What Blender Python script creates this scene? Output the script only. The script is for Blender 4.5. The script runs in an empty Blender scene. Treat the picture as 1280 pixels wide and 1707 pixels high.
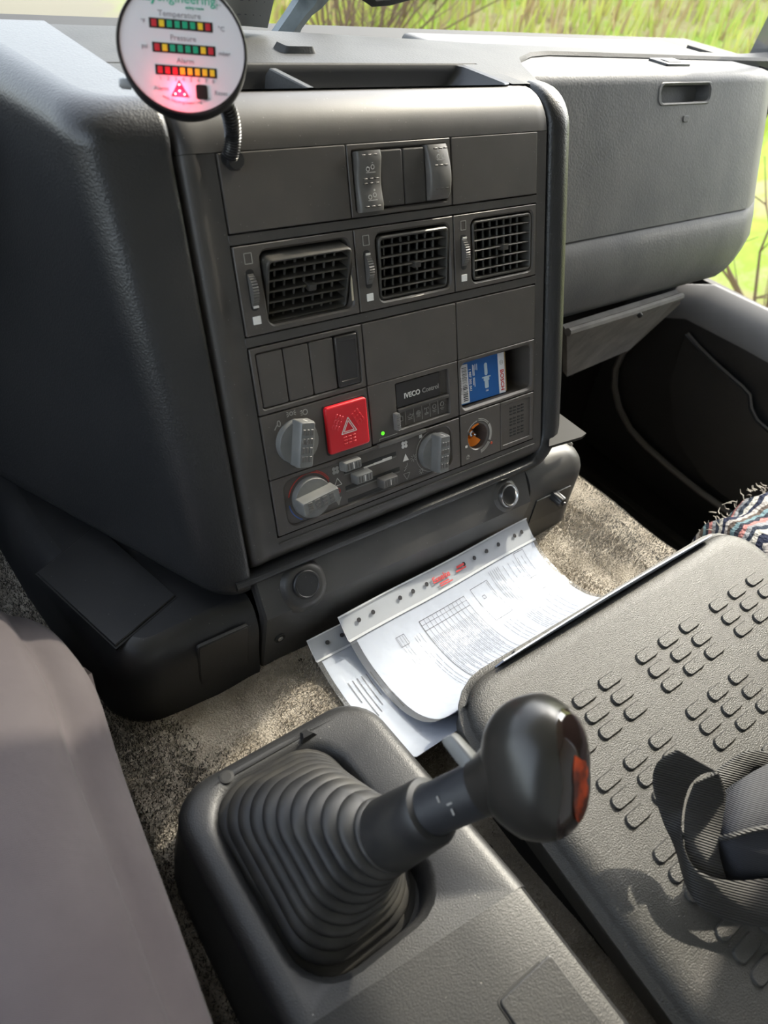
import bpy, bmesh, math, random
from mathutils import Vector, Matrix
random.seed(7)
S = bpy.context.scene
COL = S.collection
# ------------------------------------------------------------------ camera
TH = math.radians(20.0); CT, ST = math.cos(TH), math.sin(TH)
CW = Vector((-0.4262, -0.5140, 1.1190)); FPX = 1183.0
cx_ = Vector((0.796677, -0.589861, 0.131793)); cy_ = Vector((-0.320818, -0.597499, -0.734895)); cz_ = Vector((0.512232, 0.543193, -0.665252))
cam = bpy.data.cameras.new('camera'); cam_o = bpy.data.objects.new('camera', cam); COL.objects.link(cam_o)
cam_o.matrix_world = Matrix((( cx_.x, -cy_.x, -cz_.x, CW.x), (cx_.y, -cy_.y, -cz_.y, CW.y), (cx_.z, -cy_.z, -cz_.z, CW.z), (0, 0, 0, 1)))
cam.sensor_fit = 'VERTICAL'; cam.sensor_height = 36.0; cam.lens = 36.0 * FPX / 1707.0
cam.clip_start = 0.02; cam.clip_end = 300
cam.dof.use_dof = True; cam.dof.focus_distance = 0.74; cam.dof.aperture_fstop = 6.5
S.camera = cam_o
# ------------------------------------------------------------------ world, sun, exposure
W = bpy.data.worlds.new('sky'); S.world = W; W.use_nodes = True
nt = W.node_tree; nt.nodes.clear()
sky = nt.nodes.new('ShaderNodeTexSky'); sky.sky_type = 'NISHITA'; sky.sun_disc = False
SUN = Vector((1.0, 0.28, 0.84)).normalized()
sky.sun_elevation = math.asin(SUN.z); sky.sun_rotation = math.atan2(SUN.x, SUN.y)
sky.air_density = 1.0; sky.dust_density = 3.0; sky.ozone_density = 1.0
bg = nt.nodes.new('ShaderNodeBackground'); bg.inputs['Strength'].default_value = 0.48
wo = nt.nodes.new('ShaderNodeOutputWorld')
hs = nt.nodes.new('ShaderNodeHueSaturation'); hs.inputs['Saturation'].default_value = 0.45
nt.links.new(sky.outputs[0], hs.inputs['Color']); nt.links.new(hs.outputs[0], bg.inputs[0]); nt.links.new(bg.outputs[0], wo.inputs[0])
sl = bpy.data.lights.new('sun', 'SUN'); sl.energy = 3.4; sl.angle = math.radians(0.6); sl.color = (1.0, 0.90, 0.74)
so = bpy.data.objects.new('sun', sl); COL.objects.link(so); so.location = (5, 1, 6)
so.rotation_euler = SUN.to_track_quat('Z', 'Y').to_euler()
S.view_settings.view_transform = 'Standard'; S.view_settings.look = 'None'
S.view_settings.exposure = 0.95; S.view_settings.gamma = 1.0; S.view_settings.use_curve_mapping = False

# ------------------------------------------------------------------ measuring helpers (real planes at real distances)
def ray(x, y): return cx_ * ((x - 640) / FPX) + cy_ * ((y - 853.5) / FPX) + cz_
def onZ(x, y, z): r = ray(x, y); return CW + r * ((z - CW.z) / r.z)
def onY(x, y, v): r = ray(x, y); return CW + r * ((v - CW.y) / r.y)
def onX(x, y, v): r = ray(x, y); return CW + r * ((v - CW.x) / r.x)
def onP(x, y, o, n): r = ray(x, y); return CW + r * ((o - CW).dot(n) / r.dot(n))
# panel frame: u right, v up the tilted face, w out of it
PM = Matrix(((1, 0, 0, -0.1725), (0, ST, -CT, 0), (0, CT, ST, 0.95), (0, 0, 0, 1)))
def P(u, v, w=0.0): return PM @ Vector((u, v, w))
PMI = PM.inverted()
def uv(x, y, w=0.0):
    o = PM @ Vector((0, 0, w)); n = PM.to_3x3() @ Vector((0, 0, 1)); return PMI @ onP(x, y, o, n)

# ------------------------------------------------------------------ materials
def node(t, kind, **kw):
    n = t.nodes.new(kind)
    for k, v in kw.items(): setattr(n, k, v)
    return n
def mat(name, col, rough=0.5, metal=0.0, spec=0.5, noise=None, bump=None, bump2=None, dust=None, trans=0.0, emit=None, emit_s=0.0, sheen=0.0, coat=0.0, sss=0.0, coords='Object'):
    m = bpy.data.materials.new(name); m.use_nodes = True; t = m.node_tree
    b = t.nodes['Principled BSDF']
    b.inputs['Base Color'].default_value = (*col, 1); b.inputs['Roughness'].default_value = rough
    b.inputs['Metallic'].default_value = metal; b.inputs['Specular IOR Level'].default_value = spec
    b.inputs['Transmission Weight'].default_value = trans; b.inputs['Coat Weight'].default_value = coat
    b.inputs['Sheen Weight'].default_value = sheen
    if emit: b.inputs['Emission Color'].default_value = (*emit, 1); b.inputs['Emission Strength'].default_value = emit_s
    tc = node(t, 'ShaderNodeTexCoord')
    src = None
    if noise:                      # (scale, second colour, contrast low, high)
        n = node(t, 'ShaderNodeTexNoise'); n.inputs['Scale'].default_value = noise[0]; n.inputs['Detail'].default_value = 6
        t.links.new(tc.outputs[coords], n.inputs['Vector'])
        r = node(t, 'ShaderNodeValToRGB'); r.color_ramp.elements[0].position = noise[2]; r.color_ramp.elements[1].position = noise[3]
        r.color_ramp.elements[0].color = (*col, 1); r.color_ramp.elements[1].color = (*noise[1], 1)
        t.links.new(n.outputs[0], r.inputs[0]); src = r.outputs[0]
    if dust:                       # (scale, colour, threshold)  small light specks
        v = node(t, 'ShaderNodeTexVoronoi'); v.inputs['Scale'].default_value = dust[0]
        t.links.new(tc.outputs[coords], v.inputs['Vector'])
        q = node(t, 'ShaderNodeMath', operation='LESS_THAN'); q.inputs[1].default_value = dust[2]
        t.links.new(v.outputs['Distance'], q.inputs[0])
        mx = node(t, 'ShaderNodeMix', data_type='RGBA')
        t.links.new(q.outputs[0], mx.inputs[0])
        if src: t.links.new(src, mx.inputs[6])
        else: mx.inputs[6].default_value = (*col, 1)
        mx.inputs[7].default_value = (*dust[1], 1); src = mx.outputs[2]
    if src: t.links.new(src, b.inputs['Base Color'])
    prev = None
    for bp in (bump, bump2):       # (kind, scale, strength, distance)
        if not bp: continue
        if bp[0] == 'voronoi':
            n = node(t, 'ShaderNodeTexVoronoi'); n.feature = 'SMOOTH_F1'; out = 'Distance'
        elif bp[0] == 'wave':
            n = node(t, 'ShaderNodeTexWave'); n.bands_direction = 'DIAGONAL'; out = 'Fac' if 'Fac' in n.outputs else 0
        else:
            n = node(t, 'ShaderNodeTexNoise'); n.inputs['Detail'].default_value = 4; out = 0
        n.inputs['Scale'].default_value = bp[1]
        t.links.new(tc.outputs[coords], n.inputs['Vector'])
        bm_ = node(t, 'ShaderNodeBump'); bm_.inputs['Strength'].default_value = bp[2]; bm_.inputs['Distance'].default_value = bp[3]
        t.links.new(n.outputs[out], bm_.inputs['Height'])
        if prev: t.links.new(prev, bm_.inputs['Normal'])
        prev = bm_.outputs[0]
    if prev: t.links.new(prev, b.inputs['Normal'])
    return m
M = {}
M['grain'] = mat('grained dash vinyl', (0.017, 0.0175, 0.0188), 0.36, noise=(9, (0.022, 0.022, 0.023), .35, .7), bump=('voronoi', 620, .25, .0009), bump2=('noise', 60, .06, .002))
M['dashtop'] = mat('dusty dash top', (0.052, 0.053, 0.054), 0.55, spec=.14, noise=(14, (0.070, 0.070, 0.070), .35, .7), bump=('voronoi', 500, .2, .001))
M['glove'] = mat('glovebox vinyl', (0.135, 0.136, 0.140), 0.48, spec=.12, noise=(11, (0.185, 0.184, 0.182), .35, .72), bump=('voronoi', 380, .22, .001), bump2=('noise', 35, .12, .003))
M['fascia'] = mat('fascia plastic', (0.060, 0.056, 0.052), 0.42, spec=.35, noise=(30, (0.073, 0.067, 0.062), .35, .7), bump=('noise', 900, .12, .0004), dust=(160, (0.22, 0.21, 0.2), .055))
M['module'] = mat('module plastic', (0.070, 0.0625, 0.0565), 0.45, noise=(25, (0.086, 0.075, 0.067), .3, .7), bump=('noise', 1100, .16, .0004), dust=(190, (0.25, 0.23, 0.21), .05))
M['vent'] = mat('vent plastic', (0.040, 0.038, 0.034), 0.42, noise=(60, (0.062, 0.056, 0.047), .4, .7))
M['vane'] = mat('vent vane plastic', (0.070, 0.066, 0.060), 0.5)
M['dark'] = mat('dark cavity plastic', (0.012, 0.012, 0.012), 0.6)
M['gloss'] = mat('dark glossy switch blank', (0.028, 0.025, 0.024), 0.22)
M['rocker'] = mat('rocker grey', (0.105, 0.100, 0.094), 0.42, noise=(80, (0.13, 0.123, 0.115), .35, .7))
M['knob'] = mat('grey knob plastic', (0.15, 0.152, 0.148), 0.38, noise=(60, (0.19, 0.188, 0.18), .35, .7))
M['print'] = mat('white print', (0.62, 0.6, 0.57), 0.6)
M['printd'] = mat('worn print', (0.30, 0.29, 0.27), 0.6)
M['white'] = mat('white marker', (0.80, 0.79, 0.77), 0.5, noise=(150, (0.6, 0.58, 0.55), .55, .75))
M['redbtn'] = mat('hazard red plastic', (0.62, 0.012, 0.022), 0.36)
M['redprint'] = mat('red print', (0.45, 0.04, 0.03), 0.6)
M['blueprint'] = mat('blue print', (0.05, 0.12, 0.4), 0.6)
M['green'] = mat('green lamp', (0.05, 0.5, 0.02), 0.3, emit=(0.15, 0.9, 0.03), emit_s=0.5)
M['base'] = mat('base plastic', (0.014, 0.0145, 0.016), 0.42, noise=(18, (0.022, 0.022, 0.023), .35, .7), bump=('noise', 700, .12, .0005), dust=(110, (0.16, 0.16, 0.15), .04))
M['baselt'] = mat('worn base plastic', (0.040, 0.039, 0.038), 0.45, noise=(20, (0.060, 0.058, 0.055), .35, .7), bump=('noise', 700, .12, .0005), dust=(110, (0.16, 0.16, 0.15), .045))
M['gear'] = mat('gear console plastic', (0.019, 0.0198, 0.0215), 0.42, noise=(15, (0.027, 0.027, 0.0275), .35, .7), bump=('noise', 850, .35, .0008), dust=(100, (0.25, 0.24, 0.22), .04))
M['rubber'] = mat('boot rubber', (0.019, 0.019, 0.0195), 0.45, noise=(40, (0.042, 0.040, 0.035), .4, .75))
M['shaft'] = mat('shaft black', (0.022, 0.023, 0.026), 0.45, noise=(45, (0.028, 0.03, 0.035), .35, .7))
M['knobblk'] = mat('polished knob leather', (0.022, 0.0205, 0.0185), 0.30, noise=(12, (0.030, 0.028, 0.024), .35, .7), bump=('noise', 45, .06, .002))
M['knobins'] = mat('knob badge dark', (0.020, 0.012, 0.010), 0.12, coat=.5)
M['amber'] = mat('amber badge', (0.45, 0.06, 0.015), 0.25, noise=(70, (0.08, 0.02, 0.01), .42, .62))
M['lid'] = mat('textured tray plastic', (0.042, 0.041, 0.038), 0.38, noise=(10, (0.055, 0.053, 0.049), .35, .7), bump=('noise', 850, .7, .0012))
M['chrome'] = mat('steel', (0.62, 0.61, 0.60), 0.22, metal=1.0)
M['steel'] = mat('dull steel', (0.35, 0.35, 0.34), 0.4, metal=1.0)
M['amberglass'] = mat('amber lighter ring', (0.80, 0.24, 0.03), 0.2, emit=(0.9, 0.22, 0.02), emit_s=0.03)
M['carpet'] = mat('beige carpet', (0.22, 0.195, 0.160), 0.95, spec=.1, noise=(22, (0.36, 0.325, 0.275), .38, .62), bump=('noise', 500, .8, .003), dust=(17, (0.05, 0.04, 0.03), .05), coords='Generated' if False else 'Object')
M['pile'] = mat('carpet pile', (0.29, 0.255, 0.21), 0.95, spec=.1, noise=(20, (0.50, 0.45, 0.38), .36, .62), dust=(24, (0.05, 0.04, 0.03), .10))
M['pilegrey'] = mat('worn grey carpet', (0.17, 0.165, 0.155), 0.95, spec=.1, noise=(18, (0.34, 0.335, 0.32), .38, .64))
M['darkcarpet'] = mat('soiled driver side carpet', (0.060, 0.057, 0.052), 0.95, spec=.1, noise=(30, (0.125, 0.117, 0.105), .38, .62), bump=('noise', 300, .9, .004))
M['matrub'] = mat('footwell rubber', (0.009, 0.0085, 0.008), 0.75)
M['door'] = mat('door trim', (0.013, 0.0135, 0.0145), 0.45, noise=(10, (0.018, 0.018, 0.019), .35, .7), bump=('voronoi', 380, .15, .001))
M['underdash'] = mat('felted under dash board', (0.11, 0.105, 0.10), 0.75, noise=(24, (0.17, 0.165, 0.155), .35, .68), bump=('noise', 60, .35, .004))
M['seal'] = mat('door seal rubber', (0.075, 0.072, 0.072), 0.5)
M['paper'] = mat('paper', (0.50, 0.53, 0.61), 0.7, spec=.2, bump=('noise', 18, .3, .01))
M['ink'] = mat('grey ink', (0.09, 0.09, 0.11), 0.7)
M['inkblk'] = mat('black ink', (0.02, 0.02, 0.025), 0.7)
M['inkred'] = mat('red ink', (0.55, 0.05, 0.05), 0.7)
M['strap'] = mat('black webbing', (0.030, 0.029, 0.028), 0.55, bump=('wave', 190, .7, .0012))
M['sleevefab'] = mat('navy padded fabric', (0.022, 0.024, 0.032), 0.7, bump=('wave', 260, .4, .0008))
M['bosch'] = mat('blue carton', (0.012, 0.10, 0.33), 0.35)
M['carton'] = mat('white carton', (0.72, 0.72, 0.74), 0.45)
M['kraft'] = mat('kraft carton edge', (0.42, 0.27, 0.12), 0.6)
M['gauge'] = mat('gauge face', (0.70, 0.70, 0.735), 0.35)
M['gtext'] = mat('gauge grey print', (0.33, 0.33, 0.36), 0.5)
M['ggreen'] = mat('gauge green print', (0.03, 0.42, 0.26), 0.5)
M['gblack'] = mat('gauge black', (0.010, 0.010, 0.012), 0.35)
M['ledR'] = mat('red led segment', (0.50, 0.02, 0.035), 0.4)
M['ledY'] = mat('yellow led segment', (0.78, 0.58, 0.03), 0.4)
M['ledG'] = mat('green led segment', (0.01, 0.36, 0.19), 0.4)
M['alarm'] = mat('lit alarm lamp', (0.9, 0.0, 0.02), 0.4, emit=(1.0, 0.005, 0.02), emit_s=1.2)
M['alarmdot'] = mat('alarm led', (1, .6, .6), 0.4, emit=(1.0, 0.55, 0.55), emit_s=2.5)
M['conduit'] = mat('black conduit', (0.018, 0.018, 0.019), 0.28)
M['greycard'] = mat('grey card', (0.17, 0.175, 0.175), 0.7, noise=(12, (0.21, 0.21, 0.205), .35, .7))
M['wiper'] = mat('weathered wiper arm', (0.05, 0.065, 0.078), 0.6, spec=.3, noise=(22, (0.15, 0.18, 0.20), .45, .62))
M['liner'] = mat('roof liner', (0.62, 0.60, 0.57), 0.9)
M['pillar'] = mat('pillar trim', (0.13, 0.13, 0.135), 0.6)
def cloth_trouser():
    m = mat('mauve grey twill', (0.070, 0.060, 0.065), 0.85, spec=.2, sheen=.10, noise=(9, (0.092, 0.081, 0.085), .35, .7), bump=('wave', 520, .25, .0006), bump2=('noise', 14, .22, .012))
    return m
M['trouser'] = cloth_trouser()
def glass_mat(name, tint, refl=0.06):
    m = bpy.data.materials.new(name); m.use_nodes = True; t = m.node_tree; t.nodes.clear()
    o = node(t, 'ShaderNodeOutputMaterial'); tr = node(t, 'ShaderNodeBsdfTransparent'); gl = node(t, 'ShaderNodeBsdfGlossy'); mx = node(t, 'ShaderNodeMixShader')
    tr.inputs[0].default_value = (*tint, 1); gl.inputs['Roughness'].default_value = 0.03
    lw = node(t, 'ShaderNodeLayerWeight'); lw.inputs[0].default_value = .5
    pw = node(t, 'ShaderNodeMath', operation='POWER'); pw.inputs[1].default_value = 5.0; t.links.new(lw.outputs['Facing'], pw.inputs[0])
    sc = node(t, 'ShaderNodeMath', operation='MULTIPLY_ADD'); sc.inputs[1].default_value = .5; sc.inputs[2].default_value = .03; t.links.new(pw.outputs[0], sc.inputs[0])
    t.links.new(sc.outputs[0], mx.inputs[0])
    t.links.new(tr.outputs[0], mx.inputs[1]); t.links.new(gl.outputs[0], mx.inputs[2]); t.links.new(mx.outputs[0], o.inputs[0])
    return m
M['glass'] = glass_mat('window glass', (0.95, 0.97, 0.95))
def film_mat():
    m = bpy.data.materials.new('clear plastic film'); m.use_nodes = True; t = m.node_tree; t.nodes.clear()
    o = node(t, 'ShaderNodeOutputMaterial'); tr = node(t, 'ShaderNodeBsdfTransparent'); gl = node(t, 'ShaderNodeBsdfGlossy'); df = node(t, 'ShaderNodeBsdfDiffuse')
    mx = node(t, 'ShaderNodeMixShader'); mx2 = node(t, 'ShaderNodeMixShader')
    tr.inputs[0].default_value = (0.94, 0.95, 0.96, 1); gl.inputs['Roughness'].default_value = 0.2; df.inputs[0].default_value = (.8, .82, .85, 1)
    tc = node(t, 'ShaderNodeTexCoord'); n = node(t, 'ShaderNodeTexNoise'); n.inputs['Scale'].default_value = 26; n.inputs['Detail'].default_value = 3
    t.links.new(tc.outputs['Object'], n.inputs['Vector'])
    bp = node(t, 'ShaderNodeBump'); bp.inputs['Strength'].default_value = .35; bp.inputs['Distance'].default_value = .012
    t.links.new(n.outputs[0], bp.inputs['Height']); t.links.new(bp.outputs[0], gl.inputs['Normal'])
    fr = node(t, 'ShaderNodeValue'); fr.outputs[0].default_value = .022
    mx2.inputs[0].default_value = .05
    t.links.new(tr.outputs[0], mx2.inputs[1]); t.links.new(df.outputs[0], mx2.inputs[2])
    t.links.new(fr.outputs[0], mx.inputs[0]); t.links.new(mx2.outputs[0], mx.inputs[1]); t.links.new(gl.outputs[0], mx.inputs[2]); t.links.new(mx.outputs[0], o.inputs[0])
    return m
M['film'] = film_mat()
def stripes_mat():
    m = bpy.data.materials.new('striped woven rug cover'); m.use_nodes = True; t = m.node_tree; b = t.nodes['Principled BSDF']
    b.inputs['Roughness'].default_value = .9; b.inputs['Specular IOR Level'].default_value = .1
    tc = node(t, 'ShaderNodeTexCoord'); n = node(t, 'ShaderNodeTexNoise'); n.inputs['Scale'].default_value = 20
    sp = node(t, 'ShaderNodeSeparateXYZ'); t.links.new(tc.outputs['Object'], sp.inputs[0]); t.links.new(tc.outputs['Object'], n.inputs['Vector'])
    ad = node(t, 'ShaderNodeMath', operation='MULTIPLY_ADD'); ad.inputs[1].default_value = .035; t.links.new(n.outputs[0], ad.inputs[0]); 
    z2 = node(t, 'ShaderNodeMath', operation='SUBTRACT'); t.links.new(sp.outputs['Z'], z2.inputs[0]); t.links.new(sp.outputs['Y'], z2.inputs[1])
    t.links.new(z2.outputs[0], ad.inputs[2])
    ml = node(t, 'ShaderNodeMath', operation='MULTIPLY'); ml.inputs[1].default_value = 13.0; t.links.new(ad.outputs[0], ml.inputs[0])
    fr = node(t, 'ShaderNodeMath', operation='FRACT'); t.links.new(ml.outputs[0], fr.inputs[0])
    r = node(t, 'ShaderNodeValToRGB'); r.color_ramp.interpolation = 'CONSTANT'
    cols = [(0.02, 0.025, 0.05), (0.36, 0.34, 0.33), (0.10, 0.08, 0.07), (0.14, 0.22, 0.25), (0.03, 0.035, 0.05), (0.40, 0.18, 0.17), (0.25, 0.26, 0.28), (0.03, 0.04, 0.06), (0.42, 0.41, 0.38)]
    els = r.color_ramp.elements; els[0].color = (*cols[0], 1); els[0].position = 0; els[1].color = (*cols[1], 1); els[1].position = .11
    for i, c in enumerate(cols[2:]): e = els.new(.22 + .11 * i); e.color = (*c, 1)
    t.links.new(fr.outputs[0], r.inputs[0]); t.links.new(r.outputs[0], b.inputs['Base Color'])
    n2 = node(t, 'ShaderNodeTexNoise'); n2.inputs['Scale'].default_value = 160; t.links.new(tc.outputs['Object'], n2.inputs['Vector'])
    bp = node(t, 'ShaderNodeBump'); bp.inputs['Strength'].default_value = .9; bp.inputs['Distance'].default_value = .006
    t.links.new(n2.outputs[0], bp.inputs['Height']); t.links.new(bp.outputs[0], b.inputs['Normal'])
    return m
M['stripes'] = stripes_mat()

# ------------------------------------------------------------------ mesh helpers
def rr(x0, x1, y0, y1, r, n=5):
    r = max(min(r, (x1 - x0) / 2, (y1 - y0) / 2), 1e-6); pts = []
    for cx, cy, a in ((x1 - r, y1 - r, 0), (x0 + r, y1 - r, 90), (x0 + r, y0 + r, 180), (x1 - r, y0 + r, 270)):
        for i in range(n + 1):
            t = math.radians(a + 90 * i / n); pts.append((cx + r * math.cos(t), cy + r * math.sin(t)))
    return pts
def circ(cx, cy, r, n=5): return rr(cx - r, cx + r, cy - r, cy + r, r, n)
class MB:
    def __init__(s): s.v = []; s.f = []
    def loft(s, loops, cyc=True, cap0=False, cap1=False):
        n = len(loops[0]); b = len(s.v)
        for L in loops: s.v += [tuple(p) for p in L]
        for i in range(len(loops) - 1):
            for j in range(n if cyc else n - 1):
                k = (j + 1) % n; s.f.append((b + i * n + j, b + i * n + k, b + (i + 1) * n + k, b + (i + 1) * n + j))
        if cap0: s.f.append(tuple(b + j for j in reversed(range(n))))
        if cap1: s.f.append(tuple(b + (len(loops) - 1) * n + j for j in range(n)))
        return s
    def poly(s, pts): b = len(s.v); s.v += [tuple(p) for p in pts]; s.f.append(tuple(range(b, b + len(pts)))); return s
    def slab(s, x0, x1, y0, y1, z0, z1, r=.001, b=.0006, n=4, nb=2):      # plate with rounded corners and a rounded top edge
        L = [[(x, y, z0) for x, y in rr(x0, x1, y0, y1, r, n)]]
        for i in range(nb + 1):
            t = math.pi / 2 * i / nb; ins = b * (1 - math.cos(t)); z = z1 - b + b * math.sin(t)
            L.append([(x, y, z) for x, y in rr(x0 + ins, x1 - ins, y0 + ins, y1 - ins, max(r - ins, 1e-5), n)])
        return s.loft(L, True, True, True)
    def box(s, x0, x1, y0, y1, z0, z1): return s.slab(x0, x1, y0, y1, z0, z1, 1e-5, min(.0004, (z1 - z0) * .4), 1, 1)
    def cavity(s, o, i, depth, ro=.001, ri=.004, b=.0006, ch=.0012, n=4, z=0.0, base=-.01, floor=True):   # plate with an opening
        L = [[(x, y, base) for x, y in rr(*o, ro, n)], [(x, y, z - b) for x, y in rr(*o, ro, n)],
             [(x, y, z) for x, y in rr(o[0] + b, o[1] - b, o[2] + b, o[3] - b, max(ro - b, 1e-5), n)],
             [(x, y, z) for x, y in rr(i[0] - ch, i[1] + ch, i[2] - ch, i[3] + ch, ri + ch, n)],
             [(x, y, z - ch) for x, y in rr(*i, ri, n)], [(x, y, z - depth) for x, y in rr(*i, ri, n)]]
        return s.loft(L, True, False, floor)
    def tube(s, pts, r, n=8, caps=True):
        pts = [Vector(p) for p in pts]; L = []; rs = r if isinstance(r, (list, tuple)) else [r] * len(pts)
        up = None
        for i, p in enumerate(pts):
            d = (pts[min(i + 1, len(pts) - 1)] - pts[max(i - 1, 0)]).normalized()
            if up is None: up = d.orthogonal().normalized()
            up = (up - d * up.dot(d)).normalized(); q = d.cross(up)
            L.append([p + (up * math.cos(2 * math.pi * k / n) + q * math.sin(2 * math.pi * k / n)) * rs[i] for k in range(n)])
        return s.loft(L, True, caps, caps)
    def lathe(s, prof, n=24, cx=0, cy=0, cap0=True, cap1=True):
        return s.loft([[(cx + r * math.cos(2 * math.pi * k / n), cy + r * math.sin(2 * math.pi * k / n), z) for k in range(n)] for r, z in prof], True, cap0, cap1)
    def xf(s, m, start=0): s.v[start:] = [tuple(m @ Vector(p)) for p in s.v[start:]]; return s
    def mesh(s, name, m, ang=35, smooth=True):
        me = bpy.data.meshes.new(name); me.from_pydata(s.v, [], s.f); me.materials.append(m)
        bm = bmesh.new(); bm.from_mesh(me); bmesh.ops.recalc_face_normals(bm, faces=bm.faces); bm.to_mesh(me); bm.free()
        if smooth:
            me.polygons.foreach_set('use_smooth', [True] * len(me.polygons)); me.set_sharp_from_angle(angle=math.radians(ang))
            big = {ek for p in me.polygons if len(p.vertices) > 6 for ek in p.edge_keys}
            if big:
                at = me.attributes.get('sharp_edge') or me.attributes.new('sharp_edge', 'BOOLEAN', 'EDGE')
                for e in me.edges:
                    if e.key in big: at.data[e.index].value = True
        me.update(); return me
    def build(s, name, m, parent=None, ang=35, smooth=True, matrix=None):
        o = bpy.data.objects.new(name, s.mesh(name, m, ang, smooth)); COL.objects.link(o)
        if parent: o.parent = parent
        if matrix is not None: o.matrix_local = matrix
        return o
def T(x, y, z=0): return Matrix.Translation((x, y, z))
def tag(o, label=None, cat=None, group=None, kind=None):
    if label: o['label'] = label
    if cat: o['category'] = cat
    if group: o['group'] = group
    if kind: o['kind'] = kind
    return o
def thing(name, label, cat, m=None, group=None):
    o = bpy.data.objects.new(name, None); o.empty_display_size = .02; COL.objects.link(o)
    if m is not None: o.matrix_world = m
    return tag(o, label, cat, group)
def inst(src, name, parent, m=None):
    o = bpy.data.objects.new(name, src.data); COL.objects.link(o); o.parent = parent
    if m is not None: o.matrix_local = m
    return o
def struct(o): o['kind'] = 'structure'; return o
def text_mb(s, size, extr=.00015, bold=False, align='CENTER', shear=0.0):
    c = bpy.data.curves.new('txt', 'FONT'); c.body = s; c.size = size; c.extrude = extr; c.align_x = align; c.align_y = 'CENTER'; c.shear = shear; c.resolution_u = 3
    if bold: c.offset = size * .022
    o = bpy.data.objects.new('txt', c); COL.objects.link(o)
    bpy.context.view_layer.update()
    me = bpy.data.meshes.new_from_object(o.evaluated_get(bpy.context.evaluated_depsgraph_get()))
    b = MB(); b.v = [tuple(v.co) for v in me.vertices]; b.f = [tuple(p.vertices) for p in me.polygons]
    bpy.data.objects.remove(o); bpy.data.curves.remove(c); bpy.data.meshes.remove(me)
    return b
def lettering(s, size, m, parent, x, y, z, rot=0, name='lettering', **kw):
    b = text_mb(s, size, **kw); return b.build(name, m, parent, smooth=False, matrix=T(x, y, z) @ Matrix.Rotation(rot, 4, 'Z'))
def lines2d(b, segs, w, z):                           # flat printed strokes as thin raised bars
    for (x0, y0, x1, y1) in segs:
        d = Vector((x1 - x0, y1 - y0)); L = d.length
        if L < 1e-9: continue
        nx, ny = -d.y / L * w / 2, d.x / L * w / 2
        b.loft([[(x0 + nx, y0 + ny, z - .0003), (x0 - nx, y0 - ny, z - .0003), (x1 - nx, y1 - ny, z - .0003), (x1 + nx, y1 + ny, z - .0003)],
                [(x0 + nx, y0 + ny, z), (x0 - nx, y0 - ny, z), (x1 - nx, y1 - ny, z), (x1 + nx, y1 + ny, z)]], True, False, True)
    return b
def arcs(cx, cy, r, a0, a1, n=14): 
    p = [(cx + r * math.cos(math.radians(a0 + (a1 - a0) * i / n)), cy + r * math.sin(math.radians(a0 + (a1 - a0) * i / n))) for i in range(n + 1)]
    return [(*p[i], *p[i + 1]) for i in range(n)]
def ring(cx, cy, r, n=10): return arcs(cx, cy, r, 0, 360, n)

# ================================================================== THE SETTING
# outside: gravel track on the left, grassy bank rising on the right
def terrain_z(x, y):
    d = x * .78 + (y - 2) * .30 - 1.2
    h = -1.25 + max(0, min(1, d / 5.0)) ** 1.2 * 3.3
    h += .10 * math.sin(x * 1.7 + y * .6) + .07 * math.sin(x * .7 - y * 1.9)
    return h
def terrain_mat():
    m = bpy.data.materials.new('grass bank and track'); m.use_nodes = True; t = m.node_tree; b = t.nodes['Principled BSDF']
    b.inputs['Roughness'].default_value = .95; b.inputs['Specular IOR Level'].default_value = .1
    tc = node(t, 'ShaderNodeTexCoord'); n = node(t, 'ShaderNodeTexNoise'); n.inputs['Scale'].default_value = .9; n.inputs['Detail'].default_value = 7; n.inputs['Roughness'].default_value = .7
    t.links.new(tc.outputs['Object'], n.inputs['Vector'])
    r = node(t, 'ShaderNodeValToRGB'); e = r.color_ramp.elements
    e[0].position = .36; e[0].color = (0.19, 0.13, 0.075, 1); e[1].position = .64; e[1].color = (0.45, 0.55, 0.10, 1)
    k = e.new(.46); k.color = (0.45, 0.40, 0.19, 1); k = e.new(.54); k.color = (0.32, 0.46, 0.07, 1)
    t.links.new(n.outputs[0], r.inputs[0])
    sp = node(t, 'ShaderNodeSeparateXYZ'); t.links.new(tc.outputs['Object'], sp.inputs[0])
    # track: x - 0.42*y below a noisy threshold
    a = node(t, 'ShaderNodeMath', operation='MULTIPLY_ADD'); a.inputs[1].default_value = -.42; t.links.new(sp.outputs['Y'], a.inputs[0]); t.links.new(sp.outputs['X'], a.inputs[2])
    a2 = node(t, 'ShaderNodeMath', operation='MULTIPLY_ADD'); a2.inputs[1].default_value = 1.6; t.links.new(n.outputs[0], a2.inputs[0]); t.links.new(a.outputs[0], a2.inputs[2])
    q = node(t, 'ShaderNodeMapRange'); q.inputs[1].default_value = .1; q.inputs[2].default_value = .9; t.links.new(a2.outputs[0], q.inputs[0])
    mx = node(t, 'ShaderNodeMix', data_type='RGBA'); t.links.new(q.outputs[0], mx.inputs[0]); mx.inputs[6].default_value = (0.30, 0.27, 0.20, 1); t.links.new(r.outputs[0], mx.inputs[7])
    t.links.new(mx.outputs[2], b.inputs['Base Color'])
    return m
g = MB(); nx_, ny_ = 70, 60
g.loft([[(-14 + 34 * i / nx_, -6 + 34 * j / ny_, terrain_z(-14 + 34 * i / nx_, -6 + 34 * j / ny_)) for i in range(nx_ + 1)] for j in range(ny_ + 1)], cyc=False)
struct(g.build('floor_outside_ground', terrain_mat(), ang=180))
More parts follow.
